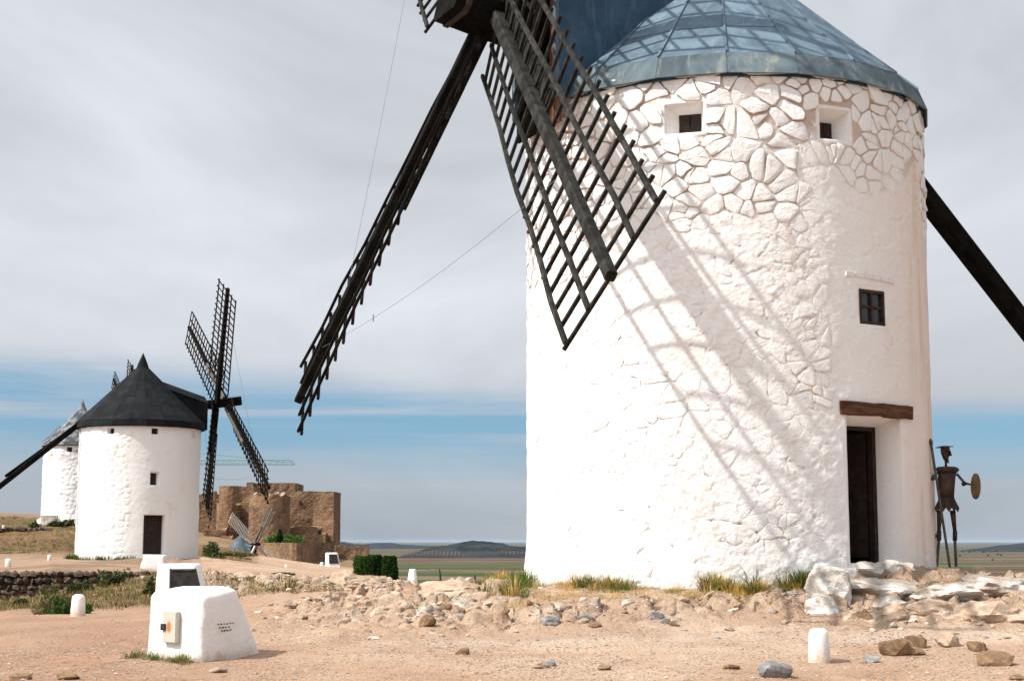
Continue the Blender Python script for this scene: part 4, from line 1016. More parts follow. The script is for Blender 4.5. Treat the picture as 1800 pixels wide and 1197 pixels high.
for i in range(9):
    a = rdC.uniform(0, 6.28); r = rdC.uniform(1, 4.4); MB().box((atm(480, 377) + r * math.cos(a), 377 + r * math.sin(a), zp(476, 869, 375) + .1), (rdC.uniform(.4, .9), .1, .1), (-.1, rdC.uniform(.4, .8), 0), (0, .1, rdC.uniform(.2, .6))).build('rubble_block', M['limestone'] if i % 2 else M['castle'], castle)
masonry(rect(505, 556, 390, 402), CZ, zp(535, 863, 390), 8, ragged=.07).build('curtain_wall', M['castle'], castle)
masonry([(atm(551, 386), 387.5), (atm(588.5, 386), 386), (atm(589.5, 386), 400), (atm(551, 386), 400)], CZ, zp(570, 863.5, 386), 10, ragged=.07).build('tower', M['castle'], castle)
masonry(rect(512, 566, 383, 386, -1), CZ, zp(540, 925, 383), 11, ragged=.5, zfun=lambda t, z: z).build('ruined_wall', M['castle'], castle)
masonry(rect(513, 575, 379, 381, -1), CZ, zp(540, 938, 380), 12, ragged=.7).build('ruined_wall', M['castle'], castle)
masonry(rect(366, 400, 376, 380, 1), CZ - 1, zp(380, 929, 376), 13, ragged=.9).build('ruined_wall', M['castle'], castle)
masonry(rect(391, 412, 374, 379), CZ - 1, zp(400, 940, 374), 14, ragged=.8).build('ruined_wall', M['castle'], castle)
masonry(rect(362, 369, 377, 379), CZ - 1, zp(365, 922, 377), 15, ragged=.6).build('ruined_pier', M['castle'], castle)
masonry([(atm(372, 392), 392), (atm(381, 392), 392), (atm(381, 392), 394), (atm(372, 392), 394)], zp(375, 870, 392), zp(375, 863, 392), 16, ragged=.5).build('gable_stub', M['castle'], castle)
def hole(px, y0, y1, wpx, d):
    c = at(px, (y0 + y1) / 2, d); w_ = wpx / F * d / 2; h = (y1 - y0) / F * d / 2; mb = MB()
    poly = [(c.x - w_, d, c.z - h), (c.x + w_, d, c.z - h), (c.x + w_, d, c.z + h * .45), (c.x + w_ * .6, d, c.z + h * .85), (c.x, d, c.z + h), (c.x - w_ * .6, d, c.z + h * .85), (c.x - w_, d, c.z + h * .45)]
    mb.prism(poly, (0, .5, 0)).build('window', M['hole'], castle)
hole(383.5, 906, 918, 6, 386.4); hole(528, 880.5, 886, 2.2, 389.8); hole(562, 931, 938, 6, 378.2)

def perimeter(name, label, a, b, ytop, ybot, th, seed, merlons=0):
    (pa, da), (pb, db) = a, b; A = Vector((atm(pa, da), da, 0)); B = Vector((atm(pb, db), db, 0)); d = (B - A).normalized(); n = Vector((-d.y, d.x, 0))
    if n.y < 0: n = -n
    zt, zb = zp(pa, ytop, (da + db) / 2), zp(pa, ybot, (da + db) / 2) - 2
    root = empty(name, (A.x, A.y, zb), label, 'wall')
    masonry([(A.x, A.y), (B.x, B.y), ((B + n * th).x, (B + n * th).y), ((A + n * th).x, (A + n * th).y)], zb, zt, seed, ragged=.06).build('masonry', M['castle'], root)
    L = (B - A).length
    for i in range(merlons):
        c = A + d * (L * (i + .5) / merlons) + n * th / 2; MB().box((c.x, c.y, zt + .42), d * (L / merlons * .30), n * th * .42, (0, 0, .48)).build('merlon', M['castle'], root)
perimeter('perimeter_wall', 'sunlit low stone wall below the castle, left of its corner', (455, 352), (524.5, 325), 953.5, 996, 1.0, 31)
perimeter('perimeter_wall', 'shaded low stone wall below the castle, right of its corner', (525, 325.6), (590, 352), 953.5, 993, 1.0, 32)
perimeter('battlement_wall', 'low stone wall with small battlements beside the dark hedge', (584, 353), (651, 353), 963.5, 992, .9, 33, merlons=12)

# tower crane: the mast stands behind the black roofed mill
cr = empty('tower_crane', (atm(290, 455), 455, -20), 'green lattice jib of a tower crane behind the castle', 'crane')
def lattice(a, b, s, n, r, name):
    a, b = Vector(a), Vector(b); d = (b - a).normalized(); up = Vector((0, 0, 1)) if abs(d.z) < .9 else Vector((0, 1, 0)); x = d.cross(up).normalized(); y = x.cross(d); mb = MB(); L = (b - a).length
    cs = [(-.5, 0), (.5, 0), (0, 1.0)] if name == 'jib' else [(-.5, -.5), (.5, -.5), (.5, .5), (-.5, .5)]
    P = lambda i, k: a + d * (L * k / n) + x * cs[i][0] * s + y * cs[i][1] * s * (1 if k < n else .15)
    for i in range(len(cs)):
        mb.tube([P(i, k) for k in range(n + 1)], r, 4)
        for k in range(n): mb.tube([P(i, k), P((i + 1) % len(cs), k + .5) if k + .5 < n else P((i + 1) % len(cs), n)], r * .7, 3); mb.tube([P((i + 1) % len(cs), k + .5), P(i, k + 1)], r * .7, 3)
    mb.build(name, M['green_steel'], cr)
jb = at(330, 816.5, 455); je = at(518, 816.5, 455); mx = atm(290, 455)
lattice((mx, 455, je.z), je, 1.3, 24, .055, 'jib'); lattice((mx, 455, -20), (mx, 455, je.z + 4.5), 1.5, 26, .12, 'mast'); lattice((mx, 455, je.z), (mx - 9, 455, je.z), 1.2, 6, .1, 'counter_jib')
MB().tube([(mx, 455, je.z + 4.5), at(500, 812, 455)], .045, 4).build('tie_rod', M['green_steel'], cr)
MB().box((mx - 8, 455, je.z - .8), (1.2, 0, 0), (0, .6, 0), (0, 0, 1.0)).build('counterweight', M['farm_white'], cr)

# ================================================================== DRYSTONE WALLS
def ico(sub=1):
    bm = bmesh.new(); bmesh.ops.create_icosphere(bm, subdivisions=sub, radius=1.0); V = np.array([v.co for v in bm.verts]); Fc = [[v.index for v in f.verts] for f in bm.faces]; bm.free(); return V, Fc
ICO1, ICO2, ICO3, ICO4 = ico(1), ico(2), ico(3), ico(4)
def rock_geo(seed, size, base=ICO2, cuts=14, rough=.12, blocky=.9):
    """angular rock: unit sphere cut by random planes, then worn"""
    V, Fc = base; V = V.copy(); rd = np.random.default_rng(seed); r = np.full(len(V), 1.15)
    N = rd.normal(size=(cuts + 6, 3)); N /= np.linalg.norm(N, axis=1)[:, None]; N[:6] = np.array([(1, 0, 0), (-1, 0, 0), (0, 1, 0), (0, -1, 0), (0, 0, 1), (0, 0, -1)]) + rd.normal(size=(6, 3)) * .42; N[:6] /= np.linalg.norm(N[:6], axis=1)[:, None]
    for n in N: r = np.minimum(r, rd.uniform(.55, .92) / np.maximum(V @ n, .05))
    r = r * blocky + (1 - blocky) * .85
    P = V * r[:, None]; sc = 1.7
    d = fbm(P[:, 0] * sc + seed % 97, P[:, 1] * sc, P[:, 2] * sc * 1.8, seed, 3) + .7 * (ridged(P[:, 0] * 3.1, P[:, 1] * 3.1 + seed % 31, P[:, 2] * 5.5, seed + 9, 3) - .7)
    return P * (1 + rough * d)[:, None] * np.array(size), Fc
stone_meshes = []
for i in range(10):
    V, Fc = rock_geo(100 + i, (.5, .5, .5), ICO1, 3, .02, 1.0)
    V = V / (V.max(0) - V.min(0)); V -= (V.max(0) + V.min(0)) / 2
    me = bpy.data.meshes.new('stone'); me.from_pydata(V.tolist(), [], Fc); me.update(); me.materials.append(M['dry_stone']); stone_meshes.append(me)
def drystone(label, px0, px1, Y, ytop, ybots, course, seed, Yb=None):
    rd = random.Random(seed); A = Vector((atm(px0, Y), Y, 0)); Yb = Yb or Y; B = Vector((atm(px1, Yb), Yb, 0)); L = (B - A).length; d = (B - A).normalized()
    zt = zp(px0, ytop, Y); root = empty('drystone_wall', (A.x, Y, zt - 1), label, 'wall'); core = MB(); n = 12
    zbot = lambda t: zp(px0, np.interp(px0 + (px1 - px0) * t, [b[0] for b in ybots], [b[1] for b in ybots]), Y) - .25
    V = []; 
    for i in range(n + 1):
        p = A + d * (L * i / n)
        for yy, zz in ((.02, zbot(i / n) - .3), (.02, zt - .10), (.55, zt - .10), (.55, zbot(i / n) - .3)): V.append((p.x, p.y + yy, zz))
    core.add(V, [[i * 4 + a, i * 4 + (a + 1) % 4, i * 4 + 4 + (a + 1) % 4, i * 4 + 4 + a] for i in range(n) for a in range(4)] + [[0, 1, 2, 3], [n * 4 + 3, n * 4 + 2, n * 4 + 1, n * 4]])
    core.build('rubble_core', M['wall_core'], root)
    z = zt; org = origin_of(root); cnt = 0
    while z > zbot(0) - .1:
        h = course * rd.uniform(.75, 1.25); x = rd.uniform(-.1, 0)
        while x < L:
            w_ = course * rd.uniform(.9, 2.1); t = (x + w_ / 2) / L
            if z - h / 2 > zbot(min(max(t, 0), 1)) - .05 and cnt < 299:
                p = A + d * (x + w_ / 2); o = bpy.data.objects.new('stone', rd.choice(stone_meshes)); col.objects.link(o); o.parent = root
                o.location = Vector((p.x, p.y + .02 + rd.uniform(-.05, .05), z - h / 2 + rd.uniform(-.03, .03))) - org; o.scale = (w_ * 1.06, .42, h * 1.08); o.rotation_euler = (rd.uniform(-.2, .2), rd.uniform(-.14, .14), rd.uniform(-.25, .25)); cnt += 1
            x += w_ * .93
        z -= h * .90
    print(label, cnt)
drystone('long dark drystone retaining wall in front of the black roofed mill', -30, 272, WALL_Y - .05, 1003.5, [(-30, 1064), (0, 1062), (100, 1053), (150, 1040), (200, 1022), (240, 1012), (275, 1008)], .215, 5)
drystone('short drystone wall on the knoll at the far left edge', -40, 92, 121, 925.5, [(-40, 952), (20, 948), (60, 940), (95, 930)], .36, 6, Yb=124)

# ================================================================== WHITEWASHED BLOCKS AND BOLLARDS
def soft_block(pts, bev=.07, seg=3, noise=.012, cell=.05, seed=0):
    """8 corners (bottom 4, top 4) -> rounded uneven plastered block"""
    bm = bmesh.new(); vs = [bm.verts.new(p) for p in pts]
    for f in ([3, 2, 1, 0], [4, 5, 6, 7], [0, 1, 5, 4], [1, 2, 6, 5], [2, 3, 7, 6], [3, 0, 4, 7]): bm.faces.new([vs[i] for i in f])
    bmesh.ops.recalc_face_normals(bm, faces=bm.faces)
    bmesh.ops.bevel(bm, geom=list(bm.edges), offset=bev, segments=seg, profile=.5, affect='EDGES')
    for _ in range(4):
        es = [e for e in bm.edges if e.calc_length() > cell * 2]
        if not es: break
        bmesh.ops.subdivide_edges(bm, edges=es, cuts=1, use_grid_fill=True)
    bmesh.ops.triangulate(bm, faces=[f for f in bm.faces if len(f.verts) > 4])
    bm.normal_update()
    V = np.array([v.co for v in bm.verts]); N = np.array([v.normal for v in bm.verts])
    dd = noise * (fbm(V[:, 0] * 3, V[:, 1] * 3, V[:, 2] * 3, seed, 3) * 1.6 + .6 * fbm(V[:, 0] * 14, V[:, 1] * 14, V[:, 2] * 14, seed + 5, 3))
    V = V + N * dd[:, None]; Fc = [[v.index for v in f.verts] for f in bm.faces]; bm.free(); return V, Fc
# near utility block with the electric cabinet
Fp = Vector((-3.387, 17.0, -1.40)); lv = Vector((-.752, .60, 0)); rv = Vector((.501, .628, 0)); ln_, rn_ = lv.normalized(), rv.normalized()
ub = empty('utility_block', (Fp.x - .2, Fp.y + .5, -1.36), 'nearest whitewashed utility block with a small metal cabinet on its side', 'utility block')
bt, tp_ = -1.50, -.60
pts = [Fp + Vector((0, 0, bt - Fp.z)), Fp + rv * 1.28 + Vector((0, 0, bt - Fp.z)), Fp + rv * 1.28 + lv + Vector((0, 0, bt - Fp.z)), Fp + lv + Vector((0, 0, bt - Fp.z)),
       Fp + lv * .03 + rv * .03 + Vector((0, 0, tp_ - Fp.z)), Fp + rv * .66 + lv * .03 + Vector((0, 0, tp_ + .09 - Fp.z)), Fp + rv * .66 + lv * .97 + Vector((0, 0, tp_ + .10 - Fp.z)), Fp + lv * .97 + rv * .03 + Vector((0, 0, tp_ + .02 - Fp.z))]
V, Fc = soft_block(pts, .075, 4, .014, .035, 3); mesh_obj('body', V, Fc, M['lime_box'], ub, smooth=True)
nl = ln_.cross(Vector((0, 0, 1))); nl = nl if nl.y < 0 else -nl          # outward normal of the left face
nr_ = rn_.cross(Vector((0, 0, 1))); nr_ = nr_ if nr_.x > 0 else -nr_
def on_left(px, py):      # pixel -> point on the left face
    d = at(px, py, 1.0); t = (Fp - Vector((0, 0, 0))).dot(nl) / d.dot(nl); return d * t
def on_right(px, py):
    d = at(px, py, 1.0); t = Fp.dot(nr_) / d.dot(nr_); return d * t
cA, cB = on_left(290.5, 1128), on_left(316, 1075); cc_ = (cA + cB) / 2; hw_ = abs((cB - cA).dot(ln_)) / 2; hh_ = abs(cB.z - cA.z) / 2
bm = bmesh.new(); bmesh.ops.create_grid(bm, x_segments=8, y_segments=14, size=1.0); gv = [(v.co.x, v.co.y) for v in bm.verts]; gf = [[v.index for v in f.verts] for f in bm.faces]; bm.free()
cab = MB().box(cc_ + nl * .018, ln_ * hw_, nl * .026, (0, 0, hh_)).build('cabinet', M['cabinet'], ub); attr(cab, 'rust', [0] * len(cab.data.vertices)); cab['label'] = 'cream metal cabinet with a rust stain'
dv = [cc_ + nl * .049 + ln_ * (hw_ * .94 * x) + Vector((0, 0, hh_ * .96 * y)) for x, y in gv]; dp = MB(); dp.add(dv, gf)
cdoor = dp.build('cabinet_door', M['cabinet'], cab, smooth=True)
attr(cdoor, 'rust', [max(0, math.exp(-((x - .02) / .36) ** 2 - ((y + .05) / (.34 if y < 0 else .5)) ** 2)) for x, y in gv])
lc = on_left(294, 1101); MB().box(lc + nl * .056, ln_ * .035, nl * .012, (0, 0, .035)).build('latch', M['black_metal'], cab)
def vent(px, py, fn, nn, r, parent):
    c = fn(px, py); mb = MB(); x = nn.cross(Vector((0, 0, 1))).normalized(); ring = [c + (x * math.cos(a) + Vector((0, 0, 1)) * math.sin(a)) * r for a in [i * math.pi / 4 for i in range(8)]]
    mb.prism([q - nn * .012 for q in ring], nn * .036).build('vent_hole', M['hole'], parent)
for px, py in ((384.5, 1097), (389.5, 1096.5), (395, 1096), (400, 1096), (405.5, 1095), (410.5, 1094.5), (387.5, 1103), (392.5, 1102.5), (397.5, 1102), (403, 1101.5), (390.5, 1108.5), (395.5, 1108), (400.5, 1107.5), (406, 1106.5)):
    vent(px, py, on_right, nr_, .0065 * random.uniform(.7, 1.25), ub)
# second block behind it with a louvred panel on its sloping side
def panel_block(label, px0, pxm, px1, ytop, Y, height, parent_name='utility_block', slats=13, group=None):
    k = Y / F; zt = zp((px0 + px1) / 2, ytop, Y); zb = zt - height; x0, xm, x1 = atm(px0, Y), atm(pxm, Y), atm(px1, Y)
    root = empty(parent_name, ((x0 + x1) / 2, Y + .4, zb), label, 'utility block'); dpt = .75
    ow = (x1 - x0) * .24; b = zb - .15
    pts = [Vector((xm - .06, Y - .32, b)), Vector((x1 + ow * .9, Y - .05, b)), Vector((x1 + ow * .5, Y + dpt, b)), Vector((x0, Y + dpt * .7, b)),
           Vector((xm - .10, Y + .04, zt)), Vector((x1 - ow * .55, Y + .16, zt)), Vector((x1 - ow * .6, Y + dpt, zt)), Vector((x0 + .02, Y + dpt * .7, zt))]
    pts[0] = Vector((x0 + (xm - x0) * .9, Y - .32, b)); pts[4] = Vector((x0 + (xm - x0) * .8, Y + .02, zt))
    V, Fc = soft_block(pts, .07, 3, .012, .07, 11); mesh_obj('body', V, Fc, M['lime_box'], root, smooth=True)
    A, B_, C_, D = pts[0], pts[1], pts[5], pts[4]; nn = (B_ - A).cross(D - A).normalized(); nn = nn if nn.y < 0 else -nn
    P = lambda s, t: (A.lerp(B_, s)).lerp(D.lerp(C_, s), t) + nn * .012
    t0, t1, s0, s1 = .36, .90, .12, .92
    pn = MB().prism([P(s0, t0), P(s1, t0), P(s1, t1), P(s0, t1)], nn * .03).build('louvre_panel', M['interior'], root)
    for i in range(slats):
        s = s0 + (s1 - s0) * (i + .5) / slats; MB().beam(P(s, t0 + .02) + nn * .03, P(s, t1 - .06) + nn * .03, (B_ - A).length * (s1 - s0) / slats * .62, .02, nn).build('slat', M['black_metal'], pn)
    for s, t, s2, t2 in ((s0, t1 - .03, s1, t1 - .03), (s0, t0 + .01, s1, t0 + .01), (s0 + .01, t0, s0 + .01, t1), (s1 - .01, t0, s1 - .01, t1)):
        MB().beam(P(s, t) + nn * .035, P(s2, t2) + nn * .035, .035, .03, nn).build('panel_frame', M['black_metal'], pn)
    return root, P, nn
panel_block('whitewashed utility block with a black louvred panel, behind the nearest block', 269, 306, 360, 990.5, 30, .93)
panel_block('small distant whitewashed block with a black panel beside the hedge', 573, 581, 598, 971, 118, 1.15, slats=5)
wbx = atm(278.5, 60); wz = zp(278, 1003, 60)
V, Fc = soft_block([Vector((wbx + a * .41, 60 + c * .25, wz - .15 if t == 0 else zp(278, 975.5, 60))) for t in (0, 1) for a, c in ((-1, -1), (1, -1), (1, 1), (-1, 1))], .05, 2, .012, .08, 21)
o = mesh_obj('white_block', V, Fc, M['lime_box'], smooth=True, at_loc=(wbx, 60, wz)); tag(o, 'plain white rectangular block on the terrace edge near the mill door', 'block')
def bollard(px, ytop, ybot, Y, wpx, label, taper=.72, flat=False, group='whitewashed marker bollards'):
    k = Y / F; h = (ybot - ytop) * k; r = wpx * k / 2; c = at(px, ybot, Y); n = 18; prof = [(1.06, -.12), (1.0, 0), (.97, .25), (.92, .55), (.88, .8), (.78, .92), (.5, .985), (0.001, 1.0)]
    mb = MB()
    if flat: prof = [(1.06, -.12), (1.0, 0), (.86, .5), (taper, .95), (taper * .85, 1.0), (.001, 1.0)]
    mb.lathe(c, [(r * p * (1 if q < .05 else 1), q * h) for p, q in prof], n, sx=1.0, sy=.9)
    V = np.array(mb.V); dx = V - np.array(c); dd = 1 + .09 * fbm(V[:, 0] * 6 + px, V[:, 1] * 6, V[:, 2] * 5, int(px), 3)
    V[:, 0] = c.x + dx[:, 0] * dd; V[:, 1] = c.y + dx[:, 1] * dd
    o = mesh_obj('bollard', V, mb.F, M['lime_box'], smooth=True, at_loc=c); return tag(o, label, 'bollard', group)
bollard(1440, 1105, 1163, 17.3, 39, 'whitewashed bollard on the gravel at the right, nearest to the viewer')
bollard(137, 1045, 1082, 27.7, 25, 'whitewashed bollard beside the shrub below the drystone wall')
bollard(725, 1000.5, 1033, 31, 19, 'tapered whitewashed bollard standing against the green plain', .62, True)
bollard(14, 982, 996, 62, 11, 'small whitewashed bollard on the terrace at the far left edge')
bollard(86.5, 975, 985, 78, 7, 'tiny whitewashed bollard on the terrace left of the mill', )
bollard(251, 985, 999.5, 61, 9, 'small cone shaped white bollard beside the plain white block', .3, True)
bollard(503, 992, 1003.5, 104, 8, 'tiny white bollard on the path in front of the low castle wall', .5, True)
bollard(565.5, 988, 996.5, 119, 7, 'tiny rounded white bollard left of the distant panel block')
bollard(498.5, 984, 988, 150, 6, 'tiny white bollard at the foot of the sunlit castle wall')
bollard(1702.5, 1007.5, 1018, 25.4, 13, 'small white stone post on the rocks beside the metal figure', .72, True)
bollard(6, 923, 928, 120, 5, 'tiny white post on the upper drystone wall')

# ================================================================== METAL FIGURE
KY = 24.7
kn = empty('metal_statue', at(1662, 1013, KY), 'rusty sheet metal knight figure with lance and round shield beside the mill', 'statue')
def K(px, py, dy=0.0): return at(px, py, KY + dy)
kpm = KY / F
def frustum(name, px, prof, mat, sx=1., sy=.55, n=14, parent=kn, smooth=True):
    """prof: (centre px, half width px, y px)"""
    mb = MB(); b = 0
    for cx, hw, y in prof:
        c = K(cx, y)
        for k in range(n): a = 2 * math.pi * k / n; mb.V.append((c.x + hw * kpm * math.cos(a), c.y + hw * kpm * sy * math.sin(a), c.z))
    for i in range(len(prof) - 1):
        for k in range(n): mb.F.append([i * n + k, i * n + (k + 1) % n, (i + 1) * n + (k + 1) % n, (i + 1) * n + k])
    mb.F.append(list(range(n))[::-1]); mb.F.append([(len(prof) - 1) * n + k for k in range(n)])
    return mb.build(name, mat, parent, smooth)
torso = frustum('torso', 0, [(1664, 13, 877), (1664, 14, 860), (1664, 15.5, 840), (1665, 16, 832)], M['rust'])
frustum('shoulder_plate', 0, [(1665, 14, 834), (1666, 20.5, 826), (1665.5, 20.5, 824), (1664.5, 17, 820.5), (1664, 6, 819.5)], M['rust'], sy=.5)
frustum('belt', 0, [(1664, 14.3, 878.5), (1664, 14.3, 874)], M['rust'], sy=.6)
for i in range(7):      # skirt of overlapping pointed plates
    a = math.pi * (1.0 + i / 6.0) if i < 7 else 0
    ca, sa = math.cos(a), math.sin(a); c0 = K(1664, 877); rt, rb = 13.5 * kpm, 21 * kpm; zt_, zb_ = c0.z, K(1664, 896).z; w0 = .30
    P = []
    for r, z, s in ((rt, zt_, -w0), (rt, zt_, w0), (rb, zb_ + .03, w0 * .8), (rb * .9, zb_ - .03, 0), (rb, zb_ + .03, -w0 * .8)):
        P.append(Vector((c0.x + r * math.cos(a + s), c0.y + r * .6 * math.sin(a + s), z)))
    MB().prism(P, Vector((ca, sa, 0)) * .012).build('skirt_plate', M['rust'], kn)
frustum('hip_core', 0, [(1664, 11, 893), (1664, 13, 877)], M['rust'])
frustum('neck', 0, [(1663, 2.4, 822), (1662.5, 2.0, 809)], M['rust'], sy=1, n=8)
head = frustum('head', 0, [(1664, 1.5, 814), (1662.5, 5, 806), (1661.5, 7.5, 797), (1661.5, 8.5, 789), (1661, 7, 785)], M['rust'], sy=.8)
MB().prism([K(1670, 792, -.04), K(1673, 801, -.04), K(1669, 801.5, -.04)], (0, .05, 0)).build('nose', M['rust'], head)
MB().prism([K(1666, 803, -.04), K(1668, 814.5, -.04), K(1663.5, 806, -.04)], (0, .04, 0)).build('beard', M['rust'], head)
for px in (1663.5, 1668.5): MB().prism([K(px - 1.6, 794, -.075), K(px + 1.6, 794, -.075), K(px + 1.6, 791.5, -.075), K(px - 1.6, 791.5, -.075)], (0, .02, 0)).build('eye', M['hole'], head)
hat = frustum('hat', 0, [(1661, 8.5, 786.5), (1661.5, 8, 784), (1661.5, 3, 783.2)], M['rust'], sy=.8)
MB().prism([K(1644, 787.2), K(1652, 785, -.12), K(1668, 785, -.12), K(1676, 784.4), K(1668, 785.6, .12), K(1652, 786, .12)], (0, 0, .012)).build('brim', M['rust'], hat)
MB().tube([K(1648, 831), K(1639, 838, -.1), K(1631, 844, -.2)], .022, 8).build('arm', M['steel_rod'], kn)
MB().tube([K(1645, 840, .05), K(1638, 843, -.1), K(1629, 844.5, -.2)], .02, 8).build('arm', M['steel_rod'], kn)
MB().lathe(K(1629.5, 846, -.2), [(.01, 0), (.035, .01), (.04, .03), (.02, .05)], 8).build('hand', M['rust'], kn)
for dx, dy in ((-5, 3), (-8, 5), (-6, 6)): MB().tube([K(1629, 845, -.2), K(1629 + dx, 845 + dy, -.24)], .006, 5).build('finger', M['rust'], kn)
MB().tube([K(1682, 833), K(1690, 842, -.05), K(1694, 847, -.08)], .022, 8).build('arm', M['steel_rod'], kn)
MB().prism([K(1690, 849, -.1), K(1696, 846, -.1), K(1699, 852, -.1), K(1693, 854.5, -.1)], (0, .06, 0)).build('hand', M['rust'], kn)
MB().tube([K(1694, 848, -.08), K(1706, 851.5, -.12)], .018, 8).build('forearm', M['steel_rod'], kn)
# round shield, dished, seen at an angle
sc_ = K(1715.5, 854.5, -.14); sn = Vector((.80, -.60, .10)).normalized(); sxv = sn.cross(Vector((0, 0, 1))).normalized(); syv = sxv.cross(sn); mb = MB(); n = 24
rr_ = 22.5 * kpm; tilt = Matrix.Rotation(.18, 3, 'Y')
for r, h in ((1.0, -.012), (1.0, .006), (.66, .022), (.3, .034)):
    for k in range(n): a = 2 * math.pi * k / n; v = sxv * (rr_ * r * math.cos(a)) + syv * (rr_ * r * math.sin(a)) + sn * h; mb.V.append(tuple(sc_ + tilt @ v))
for i in range(3):
    for k in range(n): mb.F.append([i * n + k, i * n + (k + 1) % n, (i + 1) * n + (k + 1) % n, (i + 1) * n + k])
mb.F.append(list(range(n))[::-1]); mb.F.append([3 * n + k for k in range(n)]); so = mb.build('shield', M['ochre_rust'], kn); so['label'] = 'ochre rusted round shield'
for sgn, (tx0, ty0, kx, ky, fx, fy) in ((-1, (1651.5, 897, 1650.5, 934, 1645.5, 1008)), (1, (1674.5, 897, 1678.5, 934, 1681.5, 1009))):
    frustum('thigh', 0, [(kx, 3.2, ky), (tx0, 5.3, ty0)], M['rust'], sy=.8, n=10)
    frustum('knee_plate', 0, [(kx, 4.0, ky + 16), (kx + .3, 4.2, ky - 1)], M['rust'], sy=.8, n=10)
    MB().tube([K(kx, ky + 14), K(fx, fy)], [.024, .024], 8).build('shin', M['steel_rod'], kn)
    MB().box(K(fx + 4, fy + 1, -.05), (.085, 0, 0), (0, .10, 0), (0, 0, .014)).build('foot', M['rust'], kn)
MB().prism([K(1640, 936, -.03), K(1647, 939, -.03), K(1647, 944, -.03), K(1640, 947, -.03), K(1642, 941, -.03)], (0, .02, 0)).build('knee_ornament', M['rust'], kn)
lance = MB().tube([K(1672, 1012, -.22), K(1637, 782, -.2)], .021, 8).build('lance', M['steel_rod'], kn)
MB().tube([K(1637.2, 783, -.2), K(1636.2, 776, -.2), K(1635.4, 770, -.2)], [.021, .036, .003], 8).build('lance_head', M['steel_rod'], lance)
MB().box(K(1664, 1012.5), (.28, 0, 0), (0, .22, 0), (0, 0, .018)).build('base_plate', M['rust'], kn)

# ================================================================== ROCKS
def place_rock(name, px, py, wpx, hpx, mat, label=None, group=None, seed=0, Y=None, depth=.8, base=ICO3, rough=.2, cuts=8, blocky=.9, sink=.25, rz=0.0, cat='rock'):
    """find the ground point seen at this pixel, set a rock of that size on it"""
    d = at(px, py, 1.0)
    if Y is None:
        ys = np.linspace(14, 70, 900); hz = ground_h(d.x * ys, ys); k = np.argmax(hz > d.z * ys); Y = float(ys[k]) if hz[k] > d.z * ys[k] else 25.0
    wm = wpx / F * Y; hm = hpx / F * Y
    V, Fc = rock_geo(seed + int(px), (wm / 2, wm / 2 * depth, hm / 2 * (1 + sink)), base, cuts, rough, blocky)
    c, s = math.cos(rz), math.sin(rz); V = np.stack([V[:, 0] * c - V[:, 1] * s, V[:, 0] * s + V[:, 1] * c, V[:, 2]], -1)
    w0 = (V[:, 0].max() - V[:, 0].min()); V[:, 0] *= wm / w0; V[:, 2] *= hm * (1 + sink) / (V[:, 2].max() - V[:, 2].min())
    x = d.x * Y; z = gz(x, Y + wm * .15); V[:, 2] -= V[:, 2].min(); P = V + np.array((x, Y + wm * depth * .4, z - hm * sink))
    o = mesh_obj(name, P, Fc, mat, smooth=base is not ICO1, at_loc=(x, Y + wm * depth * .4, z))
    if base is not ICO1:
        try: o.data.set_sharp_from_angle(angle=math.radians(19))
        except Exception: pass
    return tag(o, label, cat, group)
Lr, Tr, Br, Gr, Or = M['limestone'], M['tan_rock'], M['brown_rock'], M['grey_rock'], M['orange_rock']
